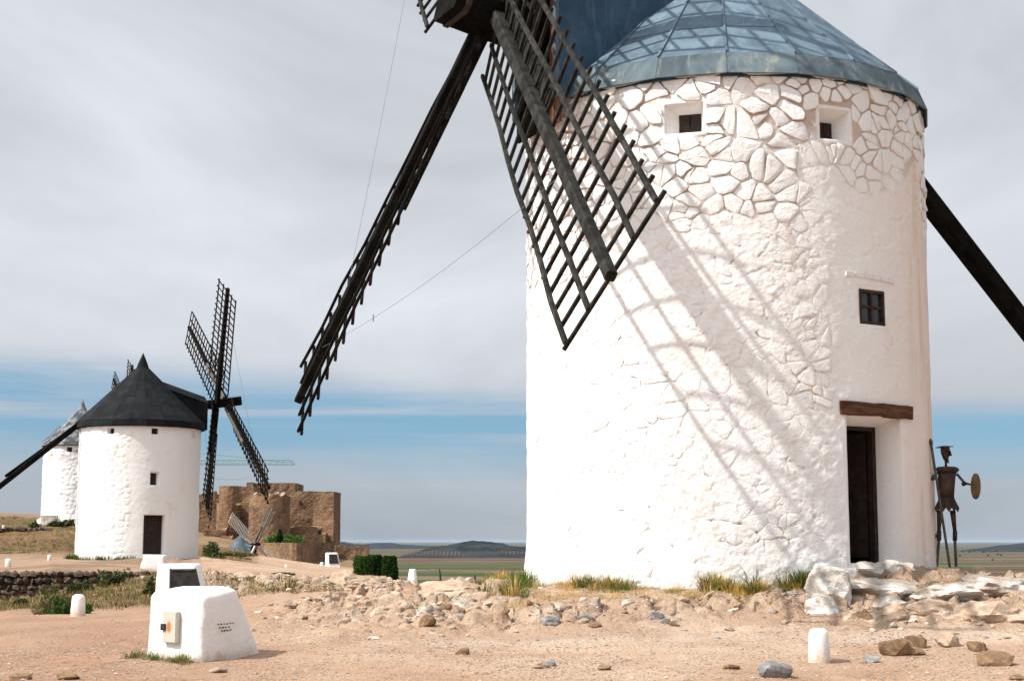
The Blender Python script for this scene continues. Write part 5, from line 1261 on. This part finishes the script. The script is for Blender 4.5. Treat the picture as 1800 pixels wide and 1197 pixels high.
for a in [
    ('limestone_outcrop', 1470, 1052, 84, 44, M['white_rock'], 'rounded white boulder by the left corner of the mill doorway', 1),
    ('limestone_outcrop', 1455, 1080, 70, 30, M['white_rock'], 'white limestone lump at the foot of the boulder by the doorway', 2),
    ('limestone_outcrop', 1550, 1046, 170, 20, Lr, 'long pale limestone slab in front of the doorway', 3),
    ('limestone_outcrop', 1572, 1066, 84, 18, Lr, 'grey white limestone block below the doorway slab', 4),
    ('limestone_outcrop', 1672, 1050, 150, 20, Lr, 'pale limestone ledge in front of the metal figure', 5),
    ('limestone_outcrop', 1770, 1046, 150, 28, Lr, 'broad pale limestone ledge at the right edge', 6),
    ('limestone_outcrop', 1660, 1092, 120, 26, Tr, 'tan sloping rock below the limestone ledge', 7),
    ('limestone_outcrop', 1760, 1102, 150, 36, Tr, 'large tan rock at the right edge under the ledge', 8),
    ('limestone_outcrop', 1520, 1096, 70, 22, Tr, 'low tan rock in front of the white boulder', 9),
    ('limestone_outcrop', 1585, 1090, 60, 26, Tr, 'tan rock between the boulder and the tan slope', 10),
    ('limestone_outcrop', 815, 1068, 64, 20, Lr, 'flat white rock on the outcrop left of the mill', 11),
    ('limestone_outcrop', 755, 1078, 52, 22, Lr, 'white rock at the middle of the left outcrop', 12),
    ('limestone_outcrop', 690, 1070, 90, 26, Tr, 'tan rock hump at the left of the outcrop', 13),
    ('limestone_outcrop', 640, 1080, 80, 20, Tr, 'low tan rock at the left end of the outcrop', 14),
    ('limestone_outcrop', 790, 1046, 110, 22, Tr, 'tan rock ridge at the back of the outcrop', 15),
    ('limestone_outcrop', 870, 1036, 70, 18, Tr, 'tan rock at the back of the outcrop beside the mill', 16),
    ('limestone_outcrop', 940, 1066, 60, 16, Lr, 'white rock in the dry grass before the mill', 17),
    ('limestone_outcrop', 985, 1078, 60, 15, Lr, 'pale rock at the lower edge of the dry grass', 18),
    ('limestone_outcrop', 1046, 1068, 26, 13, Lr, 'small white stone in the dry grass before the mill', 19),
    ('limestone_outcrop', 1105, 1066, 26, 10, Lr, 'small white stone right of the dry grass', 20),
    ('limestone_outcrop', 600, 1030, 60, 26, Tr, 'pale humped rock below the retaining edge of the path', 21),
    ('limestone_outcrop', 640, 1032, 60, 16, Tr, 'pale flat rock at the end of the path edge', 22),
    ('limestone_outcrop', 560, 1030, 46, 18, Tr, 'tan rock below the path, left of the pale hump', 23),
    ('limestone_outcrop', 470, 1024, 60, 16, Tr, 'jagged tan rock on the slope right of the louvred block', 24),
    ('limestone_outcrop', 430, 1018, 50, 12, Tr, 'tan rock on the slope behind the louvred block', 25),
    ('limestone_outcrop', 520, 1022, 50, 12, Tr, 'jagged tan rock on the slope under the path', 26)]:
    place_rock(*a[:7], seed=a[7] * 13, base=ICO4, rough=.26, cuts=6 if a[5] is M['white_rock'] else 16, blocky=.45 if a[5] is M['white_rock'] else .9, sink=1.2, depth=1.15, rz=random.uniform(-.4, .4))
for a in [
    ('rock', 1366, 1192, 62, 28, Gr, 'angular grey rock at the lower edge, left of the bollard', 1), ('rock', 1378, 1191, 26, 14, Or, 'small orange rock against the angular grey rock', 2),
    ('rock', 1578, 1155, 62, 30, Br, 'brown rock with a dark split, right of the bollard', 3), ('rock', 1612, 1141, 40, 22, Br, 'brown rock behind the split brown rock', 4), ('rock', 1612, 1152, 30, 14, Br, 'small dark rock in the shade of the split brown rock', 5),
    ('rock', 1752, 1171, 62, 26, Br, 'dark brown rock near the lower right corner', 6), ('rock', 1722, 1147, 36, 17, Br, 'pointed brown rock above the dark one at the right', 7), ('rock', 1672, 1138, 44, 22, Tr, 'tan rock on the gravel below the ledge', 8),
    ('rock', 1533, 1165, 28, 12, Gr, 'flat grey stone right of the bollard', 9), ('rock', 1285, 1178, 30, 9, Br, 'flat brown stone left of the angular grey rock', 10),
    ('rock', 750, 1102, 32, 20, Br, 'grey brown stone below the left outcrop', 11), ('rock', 968, 1100, 36, 18, Gr, 'dark grey stone below the dry grass', 12), ('rock', 1030, 1092, 32, 14, Gr, 'bluish grey stone below the dry grass', 13),
    ('rock', 1155, 1090, 28, 13, Gr, 'bluish grey stone in the middle of the gravel', 14), ('rock', 1170, 1098, 18, 9, Gr, 'small bluish grey stone right of the larger one', 15), ('rock', 1045, 1104, 26, 10, Br, 'brown stone on the gravel bank', 16),
    ('rock', 945, 1176, 46, 10, Tr, 'flat tan slab sunk in the gravel track', 17), ('rock', 968, 1171, 22, 11, Gr, 'dark stone at the end of the sunken slab', 18), ('rock', 1062, 1178, 24, 9, Br, 'reddish stone on the gravel track', 19),
    ('rock', 815, 1152, 26, 12, Br, 'reddish stone at the left of the gravel track', 20), ('rock', 378, 1183, 32, 9, Tr, 'flat pale stone in front of the utility block', 21), ('rock', 115, 1196, 40, 12, Br, 'dark stone at the lower left edge', 22), ('rock', 35, 1197, 40, 12, Br, 'dark stone in the lower left corner', 23),
    ('rock', 1790, 1196, 34, 10, Br, 'brown stone cut by the lower right corner', 24)]:
    place_rock(*a[:7], seed=a[7] * 7 + 300, base=ICO3, rough=.14, cuts=9, sink=.35, rz=random.uniform(-.5, .5))
# loose fist-sized stones: countable, alike
small = []
for i in range(6):
    V, Fc = rock_geo(800 + i, (.5, .42, .26), ICO2, 8, .12); V[:, 2] -= V[:, 2].min() + .12
    for mt in (Tr, Br, Lr, Gr):
        me = bpy.data.meshes.new('loose_stone'); me.from_pydata(V.tolist(), [], Fc); me.update(); me.materials.append(mt); small.append((me, mt))
rdR = random.Random(17); cand = []
for i in range(5000):
    px = rdR.uniform(-40, 1840); Y = rdR.uniform(15.6, 32); x = atm(px, Y); cand.append((x, Y))
cand = np.array(cand); rmv = rock_mask(cand[:, 0], cand[:, 1]); gh = ground_h(cand[:, 0], cand[:, 1]); cnt = 0
for (x, Y), rmk, z in zip(cand, rmv, gh):
    if math.hypot(x - BX, Y - BY) < BR + .15: continue
    if rdR.random() > (.24 * rmk ** 1.2 + .006) or cnt >= 170: continue
    me, mt = rdR.choice(small)
    if mt is Gr and rdR.random() < .75: continue
    s = rdR.uniform(.08, .24) if rmk > .3 else rdR.uniform(.05, .10)
    o = bpy.data.objects.new('loose_stone', me); col.objects.link(o); o.location = (x, Y, z - .01); o.scale = (s, s, s * rdR.uniform(.7, 1.2)); o.rotation_euler = (rdR.uniform(-.2, .2), rdR.uniform(-.2, .2), rdR.uniform(0, 6.28))
    cn = 'tan' if mt is Tr else 'brown' if mt is Br else 'whitish' if mt is Lr else 'grey'
    wh = 'on the outcrop left of the large mill' if x < .6 else 'on the gravel in front of the large mill' if x < 4.6 else 'by the rock ledge at the right'
    tag(o, 'small loose %s stone %s' % (cn, wh), 'stone', 'loose stones on the ground'); cnt += 1
# broken rubble between the larger stones: nobody could count it
rb = np.random.default_rng(77); nb_ = 9000; pxs = rb.uniform(-30, 1830, nb_); Yb_ = 18.6 + 42 * rb.random(nb_) ** 2.4; Xb_ = (pxs - 900) / F * Yb_
kp = (rb.random(nb_) < rock_mask(Xb_, Yb_) ** 1.1 * .5) & (np.hypot(Xb_ - BX, Yb_ - BY) > BR + .2); Xb_, Yb_ = Xb_[kp], Yb_[kp]; Zb_ = ground_h(Xb_, Yb_)
protos = [rock_geo(1200 + i, (1, .85, .62), ICO1, 7, .1, 1.0) for i in range(12)]
pal = np.array([(.46, .32, .21), (.54, .42, .31), (.64, .57, .49), (.36, .23, .14), (.30, .21, .15), (.48, .35, .24)]); Vr, Fr, Cr = [], [], []; b0 = 0
for x, y, z in zip(Xb_, Yb_, Zb_):
    V, Fc = protos[rb.integers(12)]; s_ = (.018 + .075 * rb.random() ** 2.2) * min(2.2, max(1., y / 24)); a = rb.uniform(0, 6.28); ca, sa = math.cos(a), math.sin(a); t = rb.uniform(-.5, .5)
    W = V * s_ * np.array((rb.uniform(.8, 1.6), rb.uniform(.8, 1.3), rb.uniform(.6, 1.1))); W = np.stack([W[:, 0] * math.cos(t) - W[:, 2] * math.sin(t), W[:, 1], W[:, 0] * math.sin(t) + W[:, 2] * math.cos(t)], -1)
    Vr.append(np.stack([W[:, 0] * ca - W[:, 1] * sa + x, W[:, 0] * sa + W[:, 1] * ca + y, W[:, 2] + z + s_ * .12], -1)); Fr.append(np.array(Fc) + b0); b0 += len(V); Cr.append(np.tile(pal[rb.integers(6)] * rb.uniform(.75, 1.15), (len(V), 1)))
rub = mesh_obj('rubble', np.concatenate(Vr), np.concatenate(Fr), M['rubble']); attrc(rub, 'tint', np.concatenate(Cr)); tag(rub, 'broken limestone rubble scattered over the rocky outcrops', 'rubble', kind='stuff'); print('rubble', len(Xb_))
# threshold stones under the doorway
for i, (px, py, wpx, hpx, lab) in enumerate(((1519, 1010, 44, 26, 'whitewashed step stone under the left half of the doorway'), (1554, 1008, 24, 22, 'small whitewashed step stone under the middle of the doorway'), (1575, 1007, 24, 22, 'whitewashed step stone under the right jamb of the doorway'))):
    ph_, _ = ray_cyl(px, 1000, C1, BR); c = cylp(C1, BR + .10, ph_, 0); k = c.y / F
    V, Fc = rock_geo(900 + i, (wpx * k * .66, .26, hpx * k * .66), ICO3, 8, .12, .9); zc0 = at(px, py - hpx / 2 + 2, c.y).z; ca, sa = math.cos(ph_), math.sin(ph_)
    V = np.stack([V[:, 0] * ca - V[:, 1] * sa, V[:, 0] * sa + V[:, 1] * ca, V[:, 2]], -1)
    o = mesh_obj('step_stone', V + np.array((c.x, c.y, zc0)), Fc, M['white_rock'], smooth=True, at_loc=(c.x, c.y, zc0)); o.data.set_sharp_from_angle(angle=math.radians(18)); tag(o, lab, 'stone')
# retaining edge at the end of the path
ew = masonry([(atm(640, 108), 108), (atm(668, 112), 112), (atm(668, 112) - .3, 114), (atm(640, 108) - 1, 110)], zp(655, 1024, 110), zp(655, 1004, 110), 44, step=.5, jit=.05, ragged=.08); er = empty('retaining_wall', (atm(650, 110), 110, zp(655, 1020, 110)), 'short rough stone edge where the path ends by the dark hedge', 'wall'); ew.build('masonry', M['castle'], er)
# gravel: nobody could count it
rg = np.random.default_rng(3); ng = 16000
Yg = rg.uniform(15.3, 27, ng) ** 1.0; Yg = 15.3 + (Yg - 15.3) * rg.uniform(.2, 1, ng); ug = rg.uniform(-.36, .36, ng); Xg = ug * Yg; kp = (np.hypot(Xg - BX, Yg - BY) > BR + .1) & (rg.random(ng) < .25 + .75 * sstep(fbm(Xg * .7, Yg * .45, 0, 444, 4), -.2, .35)); Xg, Yg = Xg[kp], Yg[kp]; Zg = ground_h(Xg, Yg)
sz = .006 + .014 * rg.random(len(Xg)) ** 2.0 + .018 * (rg.random(len(Xg)) > .965); octV = np.array([(1, 0, 0), (-1, 0, 0), (0, 1, 0), (0, -1, 0), (.2, .1, .5), (0, 0, -.5)]); octF = np.array([(0, 2, 4), (2, 1, 4), (1, 3, 4), (3, 0, 4), (2, 0, 5), (1, 2, 5), (3, 1, 5), (0, 3, 5)])
Vg = octV[None] * (1 + rg.uniform(-.35, .35, (len(Xg), 6, 3))) * sz[:, None, None]; an = rg.uniform(0, 6.28, len(Xg)); ca, sa = np.cos(an)[:, None], np.sin(an)[:, None]
Vg = np.stack([Vg[..., 0] * ca - Vg[..., 1] * sa + Xg[:, None], Vg[..., 0] * sa + Vg[..., 1] * ca + Yg[:, None], Vg[..., 2] + Zg[:, None] + .003], -1)
gr = mesh_obj('gravel', Vg.reshape(-1, 3), (octF[None] + (np.arange(len(Xg)) * 6)[:, None, None]).reshape(-1, 3), M['pebble']); tag(gr, 'fine gravel scattered over the sandy track', 'gravel', kind='stuff')

# ================================================================== VEGETATION
def blades(P, hgt, n_per, spread, cols, seed, lean=.5, width=.006, curl=.35):
    """P: (n,3) tuft bases; hgt per tuft; cols: (n,3) tint per tuft -> V,F,tint"""
    r = np.random.default_rng(seed); n = len(P); m = n * n_per; T = np.repeat(np.arange(n), n_per); H = hgt[T] * (.25 + 1.05 * r.random(m) ** 1.3); a = r.uniform(0, 2 * np.pi, m); le = r.uniform(0, 1, m) ** .8 * lean
    dx, dy = np.cos(a), np.sin(a); off = r.uniform(0, 1, m) ** .7 * spread[T]; b = P[T] + np.stack([dx * off, dy * off, np.full(m, -.02)], -1); px_, py2 = -dy, dx; w_ = width * (hgt[T] / .25) * r.uniform(.7, 1.5, m)
    mid = b + np.stack([dx * le * H * .45, dy * le * H * .45, H * .6], -1); tip = b + np.stack([dx * le * H * (1 + curl), dy * le * H * (1 + curl), H * (1 - .25 * le)], -1)
    s = np.stack([px_ * w_, py2 * w_, 0 * w_], -1); V = np.stack([b - s, b + s, mid - s * .8, mid + s * .8, tip], 1).reshape(-1, 3); k = np.arange(m)[:, None] * 5
    Fq = np.concatenate([k + np.array([0, 1, 3]), k + np.array([0, 3, 2]), k + np.array([2, 3, 4])]); C = cols[T] * r.uniform(.65, 1.35, (m, 1)); return V, Fq, np.repeat(C, 5, 0)
GREEN, STRAW, OLIVE, DARK, GOLD = (.085, .135, .022), (.46, .33, .13), (.13, .135, .04), (.035, .062, .014), (.52, .34, .08)
def grass_object(name, label, specs, seed):
    Vs, Fs, Cs = [], [], []; b = 0
    for i, (P, h, n, sp, c, kw) in enumerate(specs):
        V, Fq, C = blades(np.array(P), np.array(h), n, np.array(sp), np.array(c), seed + i, **kw); Vs.append(V); Fs.append(Fq + b); Cs.append(C); b += len(V)
    o = mesh_obj(name, np.concatenate(Vs), np.concatenate(Fs), M['leaf']); attrc(o, 'tint', np.concatenate(Cs).clip(0, .8)); return tag(o, label, 'grass', kind='stuff')
rv_ = random.Random(23)
def pick(*cw):
    t = rv_.random() * sum(w_ for _, w_ in cw)
    for c, w_ in cw:
        t -= w_
        if t <= 0: return c
    return cw[-1][0]
P, H, S, Cc = [], [], [], []
def tuft(x, y, h, s, c): P.append((x, y, gz(x, y))); H.append(h); S.append(s); Cc.append(c)
# belt of dry grass at the foot of the large mill
belt = [(895, .34, 1), (925, .42, 1), (950, .36, .8), (985, .13, .4), (1020, .14, .3), (1050, .32, .7), (1080, .28, .9), (1110, .26, .9), (1140, .10, .5), (1200, .13, .5), (1260, .40, .35), (1290, .38, .4), (1320, .28, .6), (1385, .36, 1.0), (1405, .34, 1.0), (1345, .09, .6)]
for i in range(360):
    px, h, g = rv_.choice(belt); px += rv_.gauss(0, 12); out = abs(rv_.gauss(0, .38)) + .06
    if px < 925: x = atm(px, 22.9 + rv_.gauss(0, .4)); y = x / ((px - 900) / F) if abs(px - 900) > 3 else 23; y = min(max(y, 21.9), 24.6)
    else:
        p_, _ = ray_cyl(min(px, 1560), 1035, C1, BR); v = cylp(C1, BR + out, p_, 0); x, y = v.x, v.y
    hh = h * rv_.uniform(.3, 1.15) * max(.35, 1 - out * .55); green = rv_.random() < g * .62
    tuft(x, y, hh, rv_.uniform(.05, .14), pick((GREEN, 2), (OLIVE, 1)) if green else pick((STRAW, 1.5), (GOLD, 2), (OLIVE, .7)))
for i in range(150):      # yellow short grass spilling onto the gravel
    px = rv_.choice([rv_.gauss(1000, 60), rv_.gauss(1100, 80), rv_.gauss(1250, 50)]); Y = rv_.uniform(21.2, 22.6); tuft(atm(px, Y), Y, rv_.uniform(.04, .12), .1, pick((GOLD, 2), (STRAW, 2), (OLIVE, .6)))
for i in range(34): Y = 16.62 + rv_.uniform(-.18, .10); t = rv_.uniform(-.05, 1.05); v = Fp + lv * t + nl * rv_.uniform(.04, .22); tuft(v.x, v.y, rv_.uniform(.06, .16), .06, pick((GREEN, 2), (OLIVE, 2), (STRAW, .5)))
for i in range(30): px = rv_.gauss(1520, 80); Y = rv_.uniform(21.0, 22.4); tuft(atm(px, Y), Y, rv_.uniform(.04, .09), .08, pick((GREEN, 1), (OLIVE, 2)))
for i in range(26): px = rv_.uniform(840, 900); Y = rv_.uniform(23, 27); tuft(atm(px, Y), Y, rv_.uniform(.08, .22), .1, pick((GREEN, 1), (GOLD, 2), (STRAW, 2)))
specs1 = [(P, [h * .9 for h in H], 50, [s * 1.2 for s in S], Cc, dict(width=.0045, lean=1.25, curl=.05))]
grass_object('grass', 'dry and green grass growing along the foot of the large mill', specs1, 5)
P, H, S, Cc = [], [], [], []
vt = 0; cd = []
for i in range(9000):
    px = rv_.uniform(-60, 660); Y = 28 * (160 / 28) ** rv_.random(); cd.append((atm(px, Y), Y))
cd = np.array(cd); vmk = veg_mask(cd[:, 0], cd[:, 1]); hz = ground_h(cd[:, 0], cd[:, 1])
for (x, y), m_, z in zip(cd, vmk, hz):
    if rv_.random() > m_ * .75: continue
    if math.hypot(x - M2X, y - M2Y) < M2R + .1 or math.hypot(x - M3X, y - M3Y) < M3R + .3: continue
    P.append((x, y, z)); H.append(rv_.uniform(.04, .13) * min(2.2, .7 + y / 60)); S.append(rv_.uniform(.15, .45)); Cc.append(pick((OLIVE, 1.4), (STRAW, .8), (GREEN, .2), ((.24, .15, .07), 2.4), (DARK, .5)))
for i in range(60):      # green strip at the foot of the second mill
    a = rv_.uniform(-1.5, .2); v = cylp(C2, M2R + rv_.uniform(.05, .5), a, 0); P.append((v.x, v.y, gz(v.x, v.y))); H.append(rv_.uniform(.12, .34)); S.append(.2); Cc.append(pick((GREEN, 2), (DARK, 2)))
grass_object('grass', 'brown and olive scrub grass covering the slopes around the farther mills', [(P, H, 16, S, Cc, dict(width=.012, lean=.9))], 9)
# shrubs
def shrub(name, px, ybot, wpx, hpx, Y, label, cols, n=1100, seed=0, cat='shrub', leaf=.05, upright=.0, group=None, zb=None):
    rd = np.random.default_rng(seed + int(px)); c = at(px, ybot, Y); z0 = gz(c.x, Y) if zb is None else zb; k = Y / F; rx, rz_ = wpx * k / 2, at(px, ybot - hpx, Y).z - z0
    root = empty(name, (c.x, Y, z0), label, cat, group); clumps = rd.normal(size=(14, 3)); clumps /= np.linalg.norm(clumps, axis=1)[:, None]; clumps[:, 2] = np.abs(clumps[:, 2])
    cl = clumps * rd.uniform(.35, .85, (14, 1)); T = rd.integers(0, 14, n); p = cl[T] + rd.normal(size=(n, 3)) * .17; p[:, 2] = np.clip(p[:, 2], .02, 1.05)
    ctr = np.stack([c.x + p[:, 0] * rx, Y + p[:, 1] * rx * .9, z0 + p[:, 2] * rz_], -1)
    d = rd.normal(size=(n, 3)); d[:, 2] += upright; d /= np.linalg.norm(d, axis=1)[:, None]; e = np.cross(d, rd.normal(size=(n, 3))); e /= np.linalg.norm(e, axis=1)[:, None]; l = leaf * rd.uniform(.6, 1.5, (n, 1))
    V = np.stack([ctr - d * l, ctr + e * l * .35, ctr + d * l, ctr - e * l * .35], 1).reshape(-1, 3); Fq = np.arange(n * 4).reshape(n, 4)
    o = mesh_obj('foliage', V, Fq, M['leaf'], root); cc = np.array(cols)[rd.integers(0, len(cols), n)] * rd.uniform(.6, 1.4, (n, 1)); attrc(o, 'tint', np.repeat(cc, 4, 0))
    for i in range(7): MB().tube([(c.x, Y, z0 - .05), (c.x + cl[i, 0] * rx * .5, Y + cl[i, 1] * rx * .5, z0 + rz_ * .4), (c.x + cl[i, 0] * rx, Y + cl[i, 1] * rx, z0 + cl[i, 2] * rz_)], [.02 * rx + .006, .012 * rx + .004, .004], 5).build('stem', M['bark'], root)
    return root
DG = [(.040, .062, .016), (.060, .080, .022), (.028, .045, .012)]; OG = [(.105, .105, .035), (.14, .12, .05), (.075, .085, .028)]; BG = [(.055, .12, .018), (.075, .15, .022), (.04, .09, .014)]; HG = [(.020, .055, .010), (.028, .072, .012), (.014, .040, .008)]
shrub('shrub', 92, 1075, 80, 42, 29.5, 'low dry shrub left of the bollard below the drystone wall', OG + [(.2, .15, .07)], 1500, 1, leaf=.045, upright=1.2)
shrub('shrub', 102, 1076, 44, 26, 28.9, 'bright green low shrub left of the bollard', BG + DG, 900, 2, leaf=.035, upright=1.0)
shrub('shrub', 152, 1071, 22, 12, 28.6, 'small green tuft behind the bollard', BG, 300, 3, leaf=.035, upright=1.0)
shrub('shrub', 196, 1030, 66, 28, 50.5, 'dark green shrub against the right end of the drystone wall', DG + OG, 1300, 4, leaf=.07)
shrub('shrub', 140, 1046, 58, 26, 46, 'dark green shrub in front of the drystone wall', DG + OG, 1200, 5, leaf=.06)
shrub('shrub', 88, 1040, 40, 18, 49, 'dry brown shrub at the foot of the drystone wall', OG + [(.12, .08, .04)], 700, 6, leaf=.06)
shrub('shrub', 36, 1066, 36, 14, 36, 'small dark shrub below the left end of the drystone wall', DG, 600, 7, leaf=.045)
shrub('shrub', 262, 1042, 34, 32, 36, 'dark green shrub half hidden behind the louvred block', DG + OG, 900, 8, leaf=.05)
shrub('shrub', 495, 1022, 40, 14, 62, 'round green shrub on the rocks below the path', BG + OG, 900, 9, leaf=.07)
shrub('shrub', 98, 930, 34, 14, 134, 'dark shrub at the foot of the old peeling mill', DG, 600, 10, leaf=.16)
shrub('shrub', 60, 926, 22, 11, 126, 'round dark shrub beside the upper drystone wall', DG, 500, 11, leaf=.16)
shrub('shrub', 122, 921, 26, 9, 135, 'dry shrub right of the dark one below the old mill', OG, 400, 12, leaf=.16)
shrub('shrub', 375, 978, 46, 24, 100, 'olive shrub on the slope right of the black roofed mill', OG + DG, 1200, 13, leaf=.11)
shrub('shrub', 410, 985, 50, 16, 112, 'low olive shrub in front of the distant mill', OG, 900, 14, leaf=.11)
shrub('shrub', 438, 984, 30, 12, 118, 'yellow green shrub at the end of the slope', [(.20, .18, .04), (.12, .14, .03)], 600, 15, leaf=.11)
shrub('shrub', 755, 1031, 26, 9, 31.5, 'small green bush behind the rock ridge', BG + DG, 400, 16, leaf=.035)
shrub('shrub', 478, 953, 34, 16, 366, 'green bush below the round castle tower', BG, 700, 17, leaf=.4, zb=-1.2)
shrub('shrub', 515, 953, 46, 17, 366, 'broad green bush above the low castle wall', BG, 900, 18, leaf=.4, zb=-1.2)
def tree(name, label, px, ybot, Y, wpx, hpx, cols, n, leaf, seed, square=0.0, cat='tree', zb=None, group=None):
    rd = np.random.default_rng(seed); c = at(px, ybot, Y); z0 = (at(px, ybot, Y).z if zb is None else zb); k = Y / F; rx = wpx * k / 2; h = hpx * k
    root = empty(name, (c.x, Y, z0), label, cat, group)
    t = rd.uniform(0, 1, n); a = rd.uniform(0, 6.28, n); lump = 1 + .24 * fbm(np.cos(a) * 1.6 + seed, np.sin(a) * 1.6, t * 4, seed, 3)
    pr = (np.clip(1 - t, 0, 1) ** (.75 if not square else .07)) * np.clip(t * 9 + .5, 0, 1); rr = rx * pr * lump * rd.uniform(.55, 1, n) ** .4
    ctr = np.stack([c.x + rr * np.cos(a), Y + rr * np.sin(a), z0 + h * (.03 + .97 * t)], -1); d = rd.normal(size=(n, 3)); d[:, 2] += .5; d /= np.linalg.norm(d, axis=1)[:, None]; e = np.cross(d, rd.normal(size=(n, 3))); e /= np.linalg.norm(e, axis=1)[:, None]; l = leaf * rd.uniform(.6, 1.5, (n, 1))
    V = np.stack([ctr - d * l, ctr + e * l * .5, ctr + d * l, ctr - e * l * .5], 1).reshape(-1, 3); o = mesh_obj('crown', V, np.arange(n * 4).reshape(n, 4), M['leaf'], root)
    attrc(o, 'tint', np.repeat(np.array(cols)[rd.integers(0, len(cols), n)] * rd.uniform(.6, 1.4, (n, 1)), 4, 0))
    MB().tube([(c.x, Y, z0 - .3), (c.x + .02, Y, z0 + h * .5), (c.x, Y, z0 + h * .9)], [rx * .12, rx * .08, rx * .02], 7).build('trunk', M['bark'], root)
    return root
tree('cypress', 'tall clipped dark green cypress beside the path end', 685, 1030, 104, 27, 52, HG, 6500, .07, 31, square=1)
tree('hedge_bush', 'dark green hedge bush left of the clipped cypress', 658, 1016, 106, 30, 40, HG, 5000, .07, 32, square=1)
tree('hedge_bush', 'lighter green hedge bush in front of the battlement wall', 638, 1010, 104, 34, 32, HG + BG, 4500, .07, 33, square=1)
tree('cypress', 'small dark conical cypress in front of the round castle tower', 492, 950, 366, 13, 26, HG, 1200, .35, 34, zb=-1)
for i, (px, y) in enumerate(((1692, 969), (1704, 970.5), (1712, 969), (1729, 971), (1752, 969.5), (1754, 975), (1737, 976.5), (1760, 976), (1687, 977), (1745, 984))):
    Y = 130 * F / (y - HOR) * .995; tree('plain_tree', 'dark lone tree on the far plain behind the metal figure', px, y, Y, 3.2, 2.6, DG, 260, 1.6 * Y / 12000 * 1.8, 40 + i, square=1, zb=PZ - .5, group='lone trees on the plain')
# farm sheds on the plain and two old fence posts at the crest
for i, (px, y, wpx, lab) in enumerate(((742, 1003.5, 20, 'long pale farm shed on the plain left of the mill'), (762, 1002.5, 9, 'short pale farm shed beside the longer one'))):
    Y = 130 * F / (y - HOR); k = Y / F; c = Vector((atm(px, Y), Y, PZ)); r = empty('farm_shed', c, lab, 'shed')
    MB().box(c + Vector((0, 0, 2.6)), (wpx * k / 2, 0, 0), (0, 12, 0), (0, 0, 2.6)).build('wall', M['farm_white'], r)
    w_ = wpx * k / 2 + 1; MB().add([c + Vector(v) for v in ((-w_, -13, 5.2), (w_, -13, 5.2), (w_, 0, 8.6), (-w_, 0, 8.6), (-w_, 13, 5.2), (w_, 13, 5.2))], [[0, 1, 2, 3], [3, 2, 5, 4], [0, 3, 4], [1, 5, 2]]).build('roof', M['farm_roof'], r)
for px, y0, y1, lab in ((774.5, 1000, 1022, 'thin rusty fence post on the crest left of the mill'), (836, 1011, 1023, 'short bent fence post on the crest beside the mill')):
    o = MB().tube([at(px, y1 + 3, 31), at(px - .6, (y0 + y1) / 2, 31), at(px - 2, y0, 31)], [.022, .02, .014], 6).build('fence_post', M['rust'], at_loc=at(px, y1, 31)); tag(o, lab, 'post')

# ================================================================== AIR
HZ = (-122000, 122000, -4000, 122000, PZ - 3, 40.0)
hv = [(x, y, z) for x in HZ[0:2] for y in HZ[2:4] for z in HZ[4:6]]
hz_ = mesh_obj('haze', hv, [[0, 1, 3, 2], [4, 6, 7, 5], [0, 4, 5, 1], [2, 3, 7, 6], [0, 2, 6, 4], [1, 5, 7, 3]], None); tag(hz_, 'thin blue air haze over the plain', 'haze', kind='stuff')
m = bpy.data.materials.new('air haze'); m.use_nodes = True; n = NT(m.node_tree); n.n.clear(); out = n.new('ShaderNodeOutputMaterial'); pvn = n.new('ShaderNodeVolumePrincipled')
pvn.inputs['Color'].default_value = (.58, .78, 1.0, 1); pvn.inputs['Density'].default_value = 0.000005; pvn.inputs['Anisotropy'].default_value = 0.0
n.link(pvn.outputs[0], out.inputs['Volume']); hz_.data.materials.append(m)
